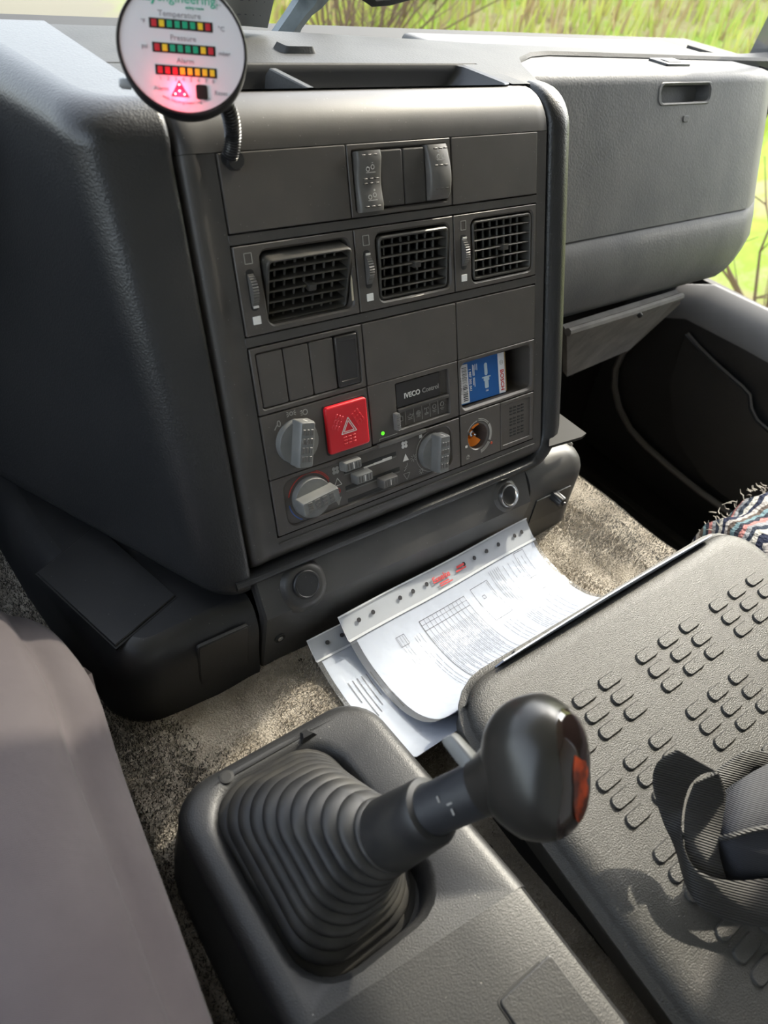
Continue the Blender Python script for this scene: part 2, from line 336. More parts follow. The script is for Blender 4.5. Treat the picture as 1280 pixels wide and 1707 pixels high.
def grass(name, m, n, seed, xr, yr, hh, label, cond):
    rnd = random.Random(seed); b = MB()
    for _ in range(n):
        x = rnd.uniform(*xr); y = rnd.uniform(*yr)
        if not cond(x, y, rnd): continue
        z = terrain_z(x, y) - .02; h = rnd.uniform(.4, 1) * hh; w = h * .045 + .004; a = rnd.uniform(0, math.pi); l = rnd.uniform(-.35, .35) * h; l2 = rnd.uniform(-.35, .35) * h
        k = len(b.v); b.v += [(x - w * math.cos(a), y - w * math.sin(a), z), (x + w * math.cos(a), y + w * math.sin(a), z), (x + l, y + l2, z + h)]; b.f.append((k, k + 1, k + 2))
    o = b.build(name, m, smooth=False); tag(o, label, 'grass', kind='stuff'); return o
onbank = lambda x, y, r: x - .42 * y > .15 + r.random() * .6
grass('meadow_grass', mat('green grass', (0.34, 0.47, 0.07), .8, spec=.2, noise=(2.5, (0.60, 0.60, 0.16), .35, .65)), 26000, 3, (.5, 9), (2, 14), .30, 'bright green grass covering the bank outside the windscreen', onbank)
grass('dry_grass', mat('dry grass', (0.52, 0.42, 0.22), .85, spec=.2, noise=(2.5, (0.36, 0.25, 0.14), .35, .65)), 8000, 5, (.5, 8), (2.5, 13), .36, 'straw-coloured dry grass stalks on the bank outside', lambda x, y, r: onbank(x, y, r) and math.sin(x * 1.1 + y * .8) > .1)
def shrub(cx, cy, h, n, seed, label):
    rnd = random.Random(seed); b = MB(); z = terrain_z(cx, cy) - .05
    for _ in range(n):
        a = rnd.uniform(0, 6.28); s = rnd.uniform(.1, .7); p = Vector((cx + .1 * math.cos(a), cy + .1 * math.sin(a), z)); pts = [p.copy()]
        d = Vector((math.cos(a) * s, math.sin(a) * s, 1)).normalized()
        for k in range(4):
            d = (d + Vector((rnd.uniform(-.3, .3), rnd.uniform(-.3, .3), rnd.uniform(-.15, .2)))).normalized(); p = p + d * h * .25; pts.append(p.copy())
        b.tube(pts, [.011, .009, .007, .005, .003], 4)
        for k in range(3):
            q = pts[rnd.randint(1, 3)]; d2 = Vector((rnd.uniform(-1, 1), rnd.uniform(-1, 1), rnd.uniform(.2, 1))).normalized(); b.tube([q, q + d2 * h * .18, q + d2 * h * .3 + Vector((0, 0, .05))], [.005, .004, .002], 3)
    o = b.build('bare_shrub', M['twig']); return tag(o, label, 'shrub', 'leafless shrubs on the bank')
M['twig'] = mat('brown twigs', (0.16, 0.11, 0.075), .9, spec=.1)
shrub(3.1, 4.4, 1.3, 30, 1, 'leafless brown shrub on the bank, nearest the middle of the windscreen')
shrub(4.1, 4.9, 1.4, 26, 2, 'leafless brown shrub on the bank just right of the middle of the windscreen')
shrub(6.4, 4.6, 1.5, 18, 4, 'thin bare shrub high on the bank, seen above the glove compartment')
shrub(7.8, 5.4, 1.5, 16, 6, 'thin bare shrub far up the bank near the right windscreen pillar')
shrub(3.6, .9, 1.0, 18, 9, 'leafless shrub close outside the passenger door window')

# cab shell -----------------------------------------------------------------
DX = .945                                             # inner face of the passenger door
WB = [(-1.0, .20), (-.62, .245), (-.24, .262), (.02, .262), (.16, .246), (.38, .213), (.82, .190), (.93, .200), (1.0, .225)]
def wb(x):
    for (a, ya), (b, yb) in zip(WB, WB[1:]):
        if x <= b: return ya + (yb - ya) * (x - a) / (b - a)
    return WB[-1][1]
def plate(name, pts, th, m, n):                       # thick flat sheet from a polygon
    n = Vector(n).normalized() * th; A = [Vector(p) for p in pts]
    b = MB(); b.loft([A, [p + n for p in A]], True, True, True); return struct(b.build(name, m, smooth=False))
plate('ceiling', [(-1.02, -1.25, 1.80), (1.02, -1.25, 1.80), (1.02, .165, 1.80), (-1.02, .165, 1.80)], .04, M['liner'], (0, 0, 1))
plate('wall_back', [(-1.02, -1.25, -.02), (1.02, -1.25, -.02), (1.02, -1.25, 1.80), (-1.02, -1.25, 1.80)], .04, M['liner'], (0, -1, 0))
plate('floor', [(-1.04, -1.25, .08), (1.04, -1.25, .08), (1.04, .42, .08), (-1.04, .42, .08)], .05, M['matrub'], (0, 0, -1))
plate('wall_front', [(-1.04, .42, .05), (1.04, .42, .05), (1.04, .42, .95), (-1.04, .42, .95)], .03, M['matrub'], (0, 1, 0))
plate('wall_right', [(1.04, -1.25, .04), (1.04, .42, .04), (1.04, .42, .95), (1.04, .24, .95), (1.04, .24, .57), (1.04, -.26, .57), (1.04, -.26, 1.74), (1.04, -1.25, 1.74)], .02, M['matrub'], (1, 0, 0))  # out of view; closed early behind the window to shade the tray's rear
plate('wall_left', [(-1.04, -1.25, .04), (-1.04, .42, .04), (-1.04, .42, .80), (-1.04, -.75, .80), (-1.04, -.75, 1.74), (-1.04, -1.25, 1.74)], .02, M['matrub'], (-1, 0, 0))
plate('wall_scuttle', [(-1.04, .23, .945), (1.04, .16, .945), (1.04, .44, .945), (-1.04, .44, .945)], .01, M['matrub'], (0, 0, 1))
# windscreen and windows
b = MB(); b.loft([[(x, wb(x) + .012, .972) for x, _ in WB], [(x, wb(x) - .04, 1.4) for x, _ in WB], [(x, wb(x) - .10, 1.80) for x, _ in WB]], cyc=False)
struct(b.build('window_1', M['glass'], ang=180))
b = MB(); b.poly([(1.0, .23, .57), (1.0, -.26, .57), (1.0, -.26, 1.72), (1.0, .15, 1.72)]); struct(b.build('window_2', M['glass']))
b = MB(); b.poly([(-1.0, .23, .80), (-1.0, -.75, .80), (-1.0, -.75, 1.72), (-1.0, .15, 1.72)]); struct(b.build('window_3', M['glass']))
# pillars and roof rails
for s, nm in ((1, 'trim_1'), (-1, 'trim_2')):
    b = MB(); L = []
    for z, y in ((.90, .248), (.985, .240), (1.4, .198), (1.92, .145)):
        L.append([(s * .960, y + .012, z), (s * .985, y + .020, z), (s * 1.03, y + .016, z), (s * 1.03, y - .022, z), (s * .985, y - .024, z), (s * .965, y - .016, z)])
    b.loft(L, True, True, True); struct(b.build(nm, M['pillar']))
for s, nm in ((1, 'trim_3'), (-1, 'trim_4')):
    b = MB(); b.slab(min(s * .95, s * 1.03), max(s * .95, s * 1.03), -1.25, .14, 1.70, 1.82, .01, .01); struct(b.build(nm, M['pillar']))
# passenger door: a folded trim panel with a hollow for the window sill, armrest ledge and pocket line
def door(name, s):
    prof = [(1.03, .570), (1.005, .585), (.995, .584), (.948, .532), (.944, .518), (.944, .490), (.950, .46), (.952, .40), (.950, .26), (.958, .18), (.99, .10), (1.03, .08)]
    L = []
    for y, dz in ((.30, -.05), (.22, -.03), (.15, .0), (.02, .003), (-.3, 0), (-.8, 0), (-1.2, 0)):
        L.append([(s * x, y, z + (dz if z > .45 else 0)) for x, z in prof])
    b = MB(); b.loft(L, False); return struct(b.build(name, M['door'], ang=60))
d1 = door('door_1', 1); d2 = door('door_2', -1)
b = MB(); b.loft([[(1.003, y, .5865 + dz), (.993, y, .586 + dz), (.9435, y, .531 + dz), (.9415, y, .522 + dz)] for y, dz in ((.22, -.03), (.15, 0), (.02, .003), (-.3, 0), (-.8, 0))], False); b.build('lit_sill_cap', M['pillar'], d1, 50)  # added cap; its paler grey stands in for daylight on the door sill
# raised pocket moulding on the passenger door, and its lip
pts = [onX(x, y, .935) for x, y in ((1146, 556), (1165, 578), (1200, 612), (1238, 645), (1250, 658), (1252, 680), (1262, 700), (1282, 718), (1310, 740))]
b = MB(); b.tube(pts, .0035, 6); b.build('pocket_lip', M['seal'], d1)
low = [onX(x, y, .935) for x, y in ((1146, 556), (1120, 640), (1130, 730), (1180, 800), (1260, 860), (1330, 900))]
b = MB(); L1 = [p.copy() for p in pts]; L2 = [Vector((.925, low[min(i * len(low) // len(pts), len(low) - 1)].y, low[min(i * len(low) // len(pts), len(low) - 1)].z)) for i in range(len(pts))]
b.loft([[p + Vector((.006, 0, 0)) for p in L1], [Vector((.925, p.y, p.z)) for p in L1], L2, [p + Vector((.03, 0, -.01)) for p in L2]], False); b.build('pocket_panel', M['door'], d1, ang=50)
# door opening seal
sp = [onX(x, y, .930) for x, y in ((1090, 535), (1060, 562), (1038, 588), (1026, 615), (1024, 645), (1032, 680), (1050, 715), (1078, 745), (1120, 782), (1165, 818), (1212, 852), (1260, 880))]
b = MB(); b.tube(sp, .0075, 8); struct(b.build('trim_5', M['seal']))
# engine tunnel: carpeted hump between the footwells
def tun(x):
    if x < -.36: t = min(1, (-.36 - x) / .10); return .497 - .36 * t * t * (3 - 2 * t)
    if x > .352: t = min(1, (x - .352) / .035); return .497 - .03 * t * t - (.37 if x > .392 else 0)
    return .497
XS = [-.56, -.50, -.46, -.44, -.42, -.40, -.385, -.37, -.36] + [-.36 + .0356 * i for i in range(1, 20)] + [.335, .352, .362, .372, .38, .387, .393, .394]
XS = sorted(set(round(x, 4) for x in XS))
YS = [-1.2 + 1.55 * j / 40 for j in range(41)]
def tz(x, y): return tun(x) + .0025 * math.sin(x * 41 + y * 23) + .002 * math.sin(y * 37 - x * 15)
cm = M['carpet']; t_ = cm.node_tree
b = MB(); b.loft([[(x, y, tz(x, y)) for x in XS] for y in YS], False); tunnel = struct(b.build('floor_engine_tunnel', M['carpet'], ang=60))
def pile(name, m, n, seed, x0, x1, y0, y1, h, cond, label=None):
    rnd = random.Random(seed); b = MB()
    for _ in range(n):
        x = rnd.uniform(x0, x1); y = rnd.uniform(y0, y1)
        if not cond(x, y, rnd): continue
        z = tz(x, y) - .0004; a = rnd.uniform(0, 6.28); w = .0006; hh = h * rnd.uniform(.5, 1.1); lx, ly = rnd.uniform(-.6, .6) * h, rnd.uniform(-.6, .6) * h; k = len(b.v)
        b.v += [(x - w * math.cos(a), y - w * math.sin(a), z), (x + w * math.cos(a), y + w * math.sin(a), z), (x + lx, y + ly, z + hh)]; b.f.append((k, k + 1, k + 2))
    o = b.build(name, m, tunnel, smooth=False); o['kind'] = 'stuff'; return o
pile('carpet_pile', M['pile'], 120000, 11, -.345, .30, -.62, -.10, .0034, lambda x, y, r: x > -.30 + r.random() * .05 or y > -.2 + r.random() * .05)
pile('carpet_pile', M['pilegrey'], 40000, 12, .17, .375, -.36, .1, .0024, lambda x, y, r: x > .2 + r.random() * .06)
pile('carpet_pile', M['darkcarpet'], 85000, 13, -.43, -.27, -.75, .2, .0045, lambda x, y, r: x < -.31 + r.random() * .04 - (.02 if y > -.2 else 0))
# ribbed rubber mat in the passenger footwell
b = MB(); b.slab(.40, .93, -.75, .36, .082, .09, .02, .003); rm = struct(b.build('floor_rubber_mat', M['matrub']))
rb = MB(); rb.slab(-.012, .012, -.50, .50, 0, .006, .004, .003); rmesh = rb.mesh('mat_rib', M['matrub'])
for i in range(14):
    o = bpy.data.objects.new('mat_rib', rmesh); COL.objects.link(o); o.parent = rm; o.location = (.44 + i * .036, -.2, .0895)

# ================================================================== DASHBOARD
dash = thing('dashboard', 'black grained dashboard with a tilted centre stack and padded surround', 'dashboard', T(0, .1, .6))
DI = dash.matrix_world.inverted()
R45 = .045
def fas(u, s, off=0.0):                                # point on the stack's curved skin, s = length up the face, off = out of it
    if s <= 0: v, w = s, off
    else:
        ph = min(s / R45, math.radians(70)); v = (R45 + off) * math.sin(ph); w = -R45 + (R45 + off) * math.cos(ph)
        ex = s - R45 * math.radians(70)
        if ex > 0: v += ex * math.cos(math.radians(70)); w -= ex * math.sin(math.radians(70))
    return P(u, v, w)
def dpart(b, name, m, ang=35): b.xf(DI); return b.build(name, m, dash, ang)
SV = [-.350, -.345, -.340, -.335, -.322, -.28, -.24, -.2, -.15, -.1, -.05, -.0008]
SA = [0.0, .006, .012, .018, .024, .031, .038, .046, .055]
UE = [(-.031, -.020), (-.0305, -.012), (-.029, -.005), (-.026, -.0012), (-.022, 0), (-.0165, 0), (-.013, -.0012), (-.008, -.0016), (-.0008, -.0016)]
UR = [(.3458, -.0016), (.350, -.0016), (.354, -.0008), (.3585, -.0008), (.3605, -.004), (.361, -.016)]
b = MB()
def bot(s): return -.012 * max(0, (-.335 - s) / .015) ** 2
b.loft([[fas(u, s, o + bot(s)) for u, o in UE] for s in SV], False)
b.loft([[fas(u, s, o + bot(s)) for u, o in UR] for s in SV], False)
MID = [(-.0008, -.0016), (.06, -.0016), (.115, -.0016), (.23, -.0016), (.3458, -.0016)]
b.loft([[fas(u, s, o + bot(s)) for u, o in MID] for s in (-.350, -.345, -.340, -.335, -.3232)], False)
top = UE + MID[1:-1] + UR
b.loft([[fas(u, s, o) for u, o in top] for s in [-.0008, -.0004] ], False)
b.loft([[fas(u, s, o + (.0012 if -.016 < u < .354 else 0)) for u, o in top] for s in SA], False)
for v0, v1 in ((-.0651, -.0576), (-.1449, -.1368)):     # bars between the rows of modules
    k = len(b.v); b.slab(-.001, .346, v0, v1, -.012, -.001, .0004, .0004, 1, 1); b.xf(PM, k)
k = len(b.v); b.slab(-.01, .355, -.335, 0, -.075, -.07, .001, .001, 1, 1); b.xf(PM, k)     # rear wall behind the modules
dpart(b, 'centre_fascia', M['fascia'], 40)
# small raised groove line across the bottom of the fascia
b = MB(); b.slab(.0, .348, -.3305, -.3285, -.002, -.0002, .0005, .0005, 1, 1); b.xf(PM); dpart(b, 'trim_line', M['fascia'])

# padded surround: right side, bottom right corner, strip underneath
def upath():
    inner, outer = [], []
    for s in (.062, .055, .046, .038, .031, .024, .018, .012, .006, 0, -.05, -.12, -.2, -.27): inner.append((.3625, s)); outer.append((.400, s))
    for i in range(1, 9):
        a = math.radians(90 * i / 8); inner.append((.3625 - .02 * (1 - math.cos(a)) , -.312 - .026 * math.sin(a) - .012 * (i / 8))); outer.append((.348 + .052 * math.cos(a), -.306 - .056 * math.sin(a)))
    for u in (.28, .2, .1, 0, -.03, -.05): inner.append((u, -.350)); outer.append((u, -.362))
    return inner, outer
I_, O_ = upath(); b = MB()
prof = [(0, -.05), (0, -.010), (.06, -.001), (.16, .002), (.5, .0025), (.74, .001), (.90, -.005), (.97, -.013), (1.0, -.024), (1.0, -.12)]
L = []
for (iu, is_), (ou, os_) in zip(I_, O_):
    L.append([fas(iu + (ou - iu) * t, is_ + (os_ - is_) * t, w if not (is_ > .03) else max(w, -.05)) for t, w in prof])
b.loft(L, False); dpart(b, 'right_pad', M['grain'], 60)

# left cowl: strip beside the stack turning round a soft ridge into the big side face
def cowl(z, ins=0.0, y0=None):
    f = max(0, min(1, (z - .6) / .38)); Y0 = ((z - .95) * .364 if y0 is None else y0) + ins; xr = -.238 - .036 * f + ins; sl = -.46 * (1 - f) - .10 * f
    r = .026 + .002 * f; d = Vector((sl, 1)).normalized()
    pts = [(-.2035, Y0 + .03), (-.2040, Y0 + .014), (-.2048, Y0 + .005), (-.2075, Y0 + .0005), (-.211, Y0)]
    a = Vector((max(min(xr + r, -.213), xr + .004), Y0)); c = Vector((xr, Y0)); e = c + d * r * 1.3
    for i in range(10):
        t = i / 9; q = a * (1 - t) ** 2 + c * 2 * t * (1 - t) + e * t * t; pts.append((q.x, q.y))
    for t in (.2, .4, .6, .8, 1.0): q = (.268 - e.y) * t / d.y; pts.append((e.x + d.x * q, e.y + d.y * q))
    return [Vector((x, y, z)) for x, y in pts]
b = MB(); L = []
for z, ins in ((.6005, .02), (.601, .011), (.605, .004), (.612, .001), (.62, 0)): L.append(cowl(z, ins))
for z in (.65, .70, .75, .80, .85, .90, .95): L.append(cowl(z))
y95 = (.952 - .95) * .364
for i in range(0, 9):
    a = math.radians(90 * i / 8); r = .026; L.append(cowl(.9545 + r * math.sin(a), r * (1 - math.cos(a)), y95 + .003 * math.sin(a)))
b.loft(L, False); topc = [p.copy() for p in L[-1]]
b.poly(topc + [Vector((-.2035, topc[-1].y, .9805))])
dpart(b, 'left_cowl', M['grain'], 60)
# dash top
def zt(x): return .9805
TY0, TY1, TX0, TX1 = .0435, .119, -.186, .168
b = MB()
def quad(x0, x1, y0, y1): b.poly([(x0, y0, .9805), (x1, y0, .9805), (x1, y1, .9805), (x0, y1, .9805)])
quad(-.2035, TX0, .028, TY1); quad(TX1, .19, .043, TY1)
L = []
xs = [-.2035, -.1, .02, .09, .168, .19, .215, .235, .255, .285, .33, .37, .45, .6, .82, .98]
def fronty(x):
    if x < -.31: return .20
    if x <= -.2035: return .119
    if x <= .19: return TY1
    pts = [(.19, .043), (.2145, .048), (.225, .062), (.245, .10), (.28, .145), (.335, .177), (.37, .183), (.82, .163), (1.0, .155)]
    for (a, ya), (c, yc) in zip(pts, pts[1:]):
        if x <= c: return ya + (yc - ya) * (x - a) / (c - a)
    return .155
rows_ = []
for x in xs:
    f = fronty(x); w_ = wb(x) + .004
    rows_.append([Vector((x, f + .001, .955)), Vector((x, f, .9768)), Vector((x, f + .004, .9805))] + [Vector((x, f + .004 + (w_ - f - .004) * t, .9805)) for t in (.3, .6, .85)] + [Vector((x, w_ - .006, .9795)), Vector((x, w_ + .004, .966))])
i19 = xs.index(.19)
b.loft(rows_[:i19 + 1], False)
r19 = rows_[i19]; f = .043; w_ = wb(.19) + .004
first = [Vector((.19, f + .001, .955)), Vector((.19, f, .9805)), Vector((.19, f + .004, .9805))] + [Vector((.19, f + .004 + (w_ - f - .004) * t, .9805)) for t in (.3, .6, .85)] + [Vector((.19, w_ - .006, .9795)), Vector((.19, w_ + .004, .966))]
b.loft([first] + rows_[i19 + 1:], False)
dpart(b, 'dash_top', M['dashtop'], 40)
# small moulded bump on the dash top
b = MB(); L = []
for z, k in ((.9795, 1), (.97952, .86), (.9862, .70)): L.append([(x, y, z) for x, y in rr(-.005 - .022 * k, -.005 + .022 * k, .168 - .014 * k, .168 + .016 * k, .006 * k, 4)])
b.loft(L, True, False, True); dpart(b, 'dash_bump', M['dashtop'])
# storage tray sunk in the dash top
b = MB(); o = (TX0, TX1, TY0 - .003, TY1); i = (TX0 + .006, TX1 - .006, TY0 + .002, TY1 - .003)
L = [[(x, y, .9806) for x, y in rr(*o, .012, 5)], [(x, y, .9795) for x, y in rr(i[0] - .002, i[1] + .002, i[2] - .002, i[3] + .002, .010, 5)], [(x, y, .974) for x, y in rr(*i, .009, 5)], [(x, y, .958) for x, y in rr(i[0] + .004, i[1] - .016, i[2] + .002, i[3] - .002, .008, 5)],
     [(x, y, .9545) for x, y in rr(i[0] + .008, i[1] - .022, i[2] + .005, i[3] - .005, .006, 5)]]
b.loft(L, True, False, True); dpart(b, 'storage_tray', M['base'])
b = MB(); L = []
for y, z in ((TY0 + .002, .9798), (TY1 - .012, .9798), (TY1 - .006, .974), (TY1 - .004, .955)): L.append([(-.068 + .0035 * 0, y, .954), (-.068, y, z - .001), (-.067, y, z), (-.0615, y, z), (-.0605, y, z - .001), (-.0605, y, .954)])
b.loft(L, True, True, True); dpart(b, 'tray_divider', M['dashtop'])
# driver side: lower dash and instrument housing beyond the cowl
b = MB(); L = []
for x in (-.98, -.7, -.5, -.40, -.325): 
    k = 1 if x < -.36 else .9; L.append([(x, .27, .955), (x, .165, .95), (x, .15, .93), (x, .16, .80), (x, .20, .66), (x, .27, .60), (x, .40, .58)])
b.loft(L, False, False); dpart(b, 'driver_lower_dash', M['grain'], 60)

# blank covers
for (x0, x1, y0, y1) in ((.0006, .1145, -.0566, -.0006), (.2308, .3444, -.0566, -.0006), (.1158, .2293, -.2038, -.1460), (.2307, .3444, -.2038, -.1460)):
    b = MB(); b.slab(0, x1 - x0, 0, y1 - y0, -.012, 0, .0012, .0008); o = b.build('blank_panel', M['module'], dash); o.matrix_local = DI @ PM @ T(x0, y0)

# glove compartment ---------------------------------------------------------
gl = thing('glove_compartment', 'dusty grey glove compartment with a slot handle, right of the centre stack', 'glove box', T(.5, .1, .7)); GI = gl.matrix_world.inverted()
GP = [(.30, .9745), (.20, .9752), (.150, .9758), (.127, .9757), (.116, .9745), (.108, .9715), (.1033, .966)]
def gface(z): return .096 - (.945 - z) * .35
GPF = [(gface(z), z) for z in (.9625, .9415, .90, .85, .82, .800)]
def gprofile(): return GP + GPF
gx = [.2285, .2295, .232, .24, .30, .40, .5035, .6215, .70, .76, .80, .825, .84]
def gend(x): return 0 if x < .76 else ((x - .76) / .09) ** 2 * .05
b = MB(); L = []
for x in gx:
    e = .010 if x == .2285 else (.004 if x == .2295 else (.001 if x == .232 else 0)); e += gend(x)
    L.append([Vector((x, y + (e if i > 2 else 0), z - (e if i <= 2 else e * .3))) for i, (y, z) in enumerate(gprofile())])
b.loft(L, False)
# cut the handle slot out of the face: drop faces inside and add a recessed pocket part
b.f = [f_ for f_ in b.f if not (.51 < sum(b.v[k][0] for k in f_) / 4 < .62 and .9416 < sum(b.v[k][2] for k in f_) / 4 < .9624)]
b.xf(GI); lid_ob = b.build('glove_lid', M['glove'], gl, 60)
fn = Vector((0, -1, .35)).normalized(); fo = Vector((.5, gface(.92), .92)); fup = Vector((0, .35, 1)).normalized()
hc = Vector((.5625, gface(.952), .952))
FM = Matrix(((1, 0, fn.x, hc.x), (0, fup.y, fn.y, hc.y), (0, fup.z, fn.z, hc.z), (0, 0, 0, 1)))
b = MB(); b.cavity((-.0625, .0625, -.0135, .0135), (-.056, .056, -.0100, .0100), .022, .010, .0085, .0010, .002, 6, z=.0012, base=-.004)
b.build('handle_recess', M['glove'], gl, 40, matrix=GI @ FM)
b = MB(); b.slab(-.007, .007, -.004, .004, 0, .001, .003, .0008); b.build('lock_button', M['glove'], gl, matrix=GI @ FM @ T(.005, -.030, .0006))
# latch tab on the top edge
lc = onZ(1118, 98, .981); b = MB(); b.slab(-.028, .028, -.016, .016, -.001, .003, .003, .001); b.slab(-.016, .016, -.008, .006, .002, .0042, .002, .001); b.build('latch', M['base'], gl, matrix=GI @ T(lc.x, lc.y, .9758))
# lower shell under the seam
LPF = [(gface(.800) + .010, .802), (gface(.800) + .003, .7985), (gface(.800) - .0005, .796), (gface(.78) - .001, .78), (gface(.75), .75), (.030, .725), (.034, .705), (.045, .688), (.065, .677), (.11, .672), (.25, .672)]
b = MB(); L = []
for x in [.2275] + gx[1:]:
    e = gend(x) * 1.15; L.append([Vector((x, y + e, z + e * .55)) for y, z in LPF])
b.loft(L, False); b.xf(GI); b.build('glove_lower_shell', M['glove'], gl, 50)
b = MB(); b.poly([(.8395, .12, .97), (.8395, .10, .68), (.8395, .30, .68), (.8395, .30, .97)]); b.xf(GI); b.build('end_cap', M['base'], gl)
# felt board under it
ub = thing('under_dash_board', 'grey felted board slanting under the glove compartment', 'board', T(.4, .08, .66)); UI = ub.matrix_world.inverted()
A1, A2 = onY(945, 552, .025), onY(1134, 492, .03); A3, A4 = onY(1050, 583, .10), onY(945, 628, .085)
A5 = onY(1134, 506, .035)
b = MB(); top_ = [A1, A2, A5, A3, A4]; nb = (A2 - A1).cross(A4 - A1).normalized(); nb = nb if nb.y > 0 else -nb
b.loft([top_, [p + nb * .012 for p in top_]], True, True, True); b.xf(UI); b.build('board', M['underdash'], ub, smooth=False)
b = MB(); b.tube([A1 - nb * .002, A1.lerp(A2, .5) - nb * .003, A2 - nb * .002], .006, 8); b.xf(UI); b.build('edge_roll', M['underdash'], ub)
mp = A1.lerp(A2, .58) - nb * .006 + Vector((0, 0, -.002)); b = MB(); b.lathe([(.004, 0), (.004, .006), (.002, .0075)], 10); b.build('rubber_plug', M['dark'], ub, matrix=UI @ Matrix.Translation(mp) @ Vector((0, 0, 1)).rotation_difference(-nb).to_matrix().to_4x4())

# ================================================================== MODULES IN THE STACK
def mod(name, label, cat, u, v, group=None): return thing(name, label, cat, PM @ T(u, v), group)
# upper switch bank (local origin: its lower left corner; 0.1135 x 0.056)
def rocker(parent, x, w, y0, y1, kind):
    b = MB(); L = []; n = 9
    for i in range(n + 1):
        t = i / n; y = y0 + (y1 - y0) * t
        z = (.0035 + .0045 * abs(t - .45) ** 1.5 * 2.4) if kind == 'up' else (.0025 + .0085 * (1 - (t - .0) ) * 0 + .0065 * math.sin(math.pi * min(1, t * 1.1 + .05)) * .6 + .002)
        e = .0022 if i in (0, n) else 0
        L.append([(x + .0008, y, -.01), (x, y, z - .0026 - e), (x + .0007, y, z - .0008 - e), (x + .0024, y, z - e), (x + w - .0024, y, z - e), (x + w - .0007, y, z - .0008 - e), (x + w, y, z - .0026 - e), (x + w - .0008, y, -.01)])
    b.loft(L, False)
    b.poly(L[0]); b.poly(L[-1])
    return b.build('rocker_switch', M['rocker'], parent, 50)
sb = mod('switch_bank', 'upper switch bank with two grey rocker switches around two black blanks', 'switches', .1157, -.0566)
b = MB(); b.cavity((0, .1136, 0, .056), (.005, .1086, .0045, .0515), .008, .001, .002, .0006, .0012); b.build('housing', M['module'], sb)
r1 = rocker(sb, .0062, .0252, .0035, .0505, 'up'); r2 = rocker(sb, .0830, .0248, .0065, .0515, 'down')
for x in (.0325, .0577):
    b = MB(); b.slab(x, x + .0242, .0058, .0502, -.01, .0012, .0018, .0012); b.build('switch_blank', M['fascia'], sb)
def dimples(parent, pts, z, w=.0040, h=.0013):
    b = MB()
    for x, y in pts: b.slab(x - w / 2, x + w / 2, y - h / 2, y + h / 2, z - .001, z + .0003, .0005, .0003, 2, 1)
    return b.build('grip_marks', M['module'], parent)
dimples(r1, [(.0125 + .0060 * i, y) for i in range(3) for y in (.0470, .0290, .0255, .0075)], .0062)
dimples(r2, [(.0898 + .0058 * i, y) for i in range(3) for y in (.0480, .0345, .0255, .0222, .0188, .0155)], .0075)
def axle_symbol(parent, x, y, z, lift, dots):
    seg = ring(x, y, .0017, 8) + ring(x + .0050, y + lift, .0017, 8) + [(x - .002, y - .0026, x + .0075, y - .0026)]
    b = lines2d(MB(), seg, .00055, z)
    for dx, dy in dots: b.lathe([(.0009, z - .0004), (.0009, z)], 8, x + dx, y + dy)
    b.build('switch_symbol', M['print'], parent)
axle_symbol(r1, .0160, .0365, .0058, .0014, [(.005, .0052)]); axle_symbol(r1, .0160, .0150, .0060, .0014, [(.005, .0052)])
axle_symbol(r2, .0930, .0415, .0072, 0, [(0, .0045)])

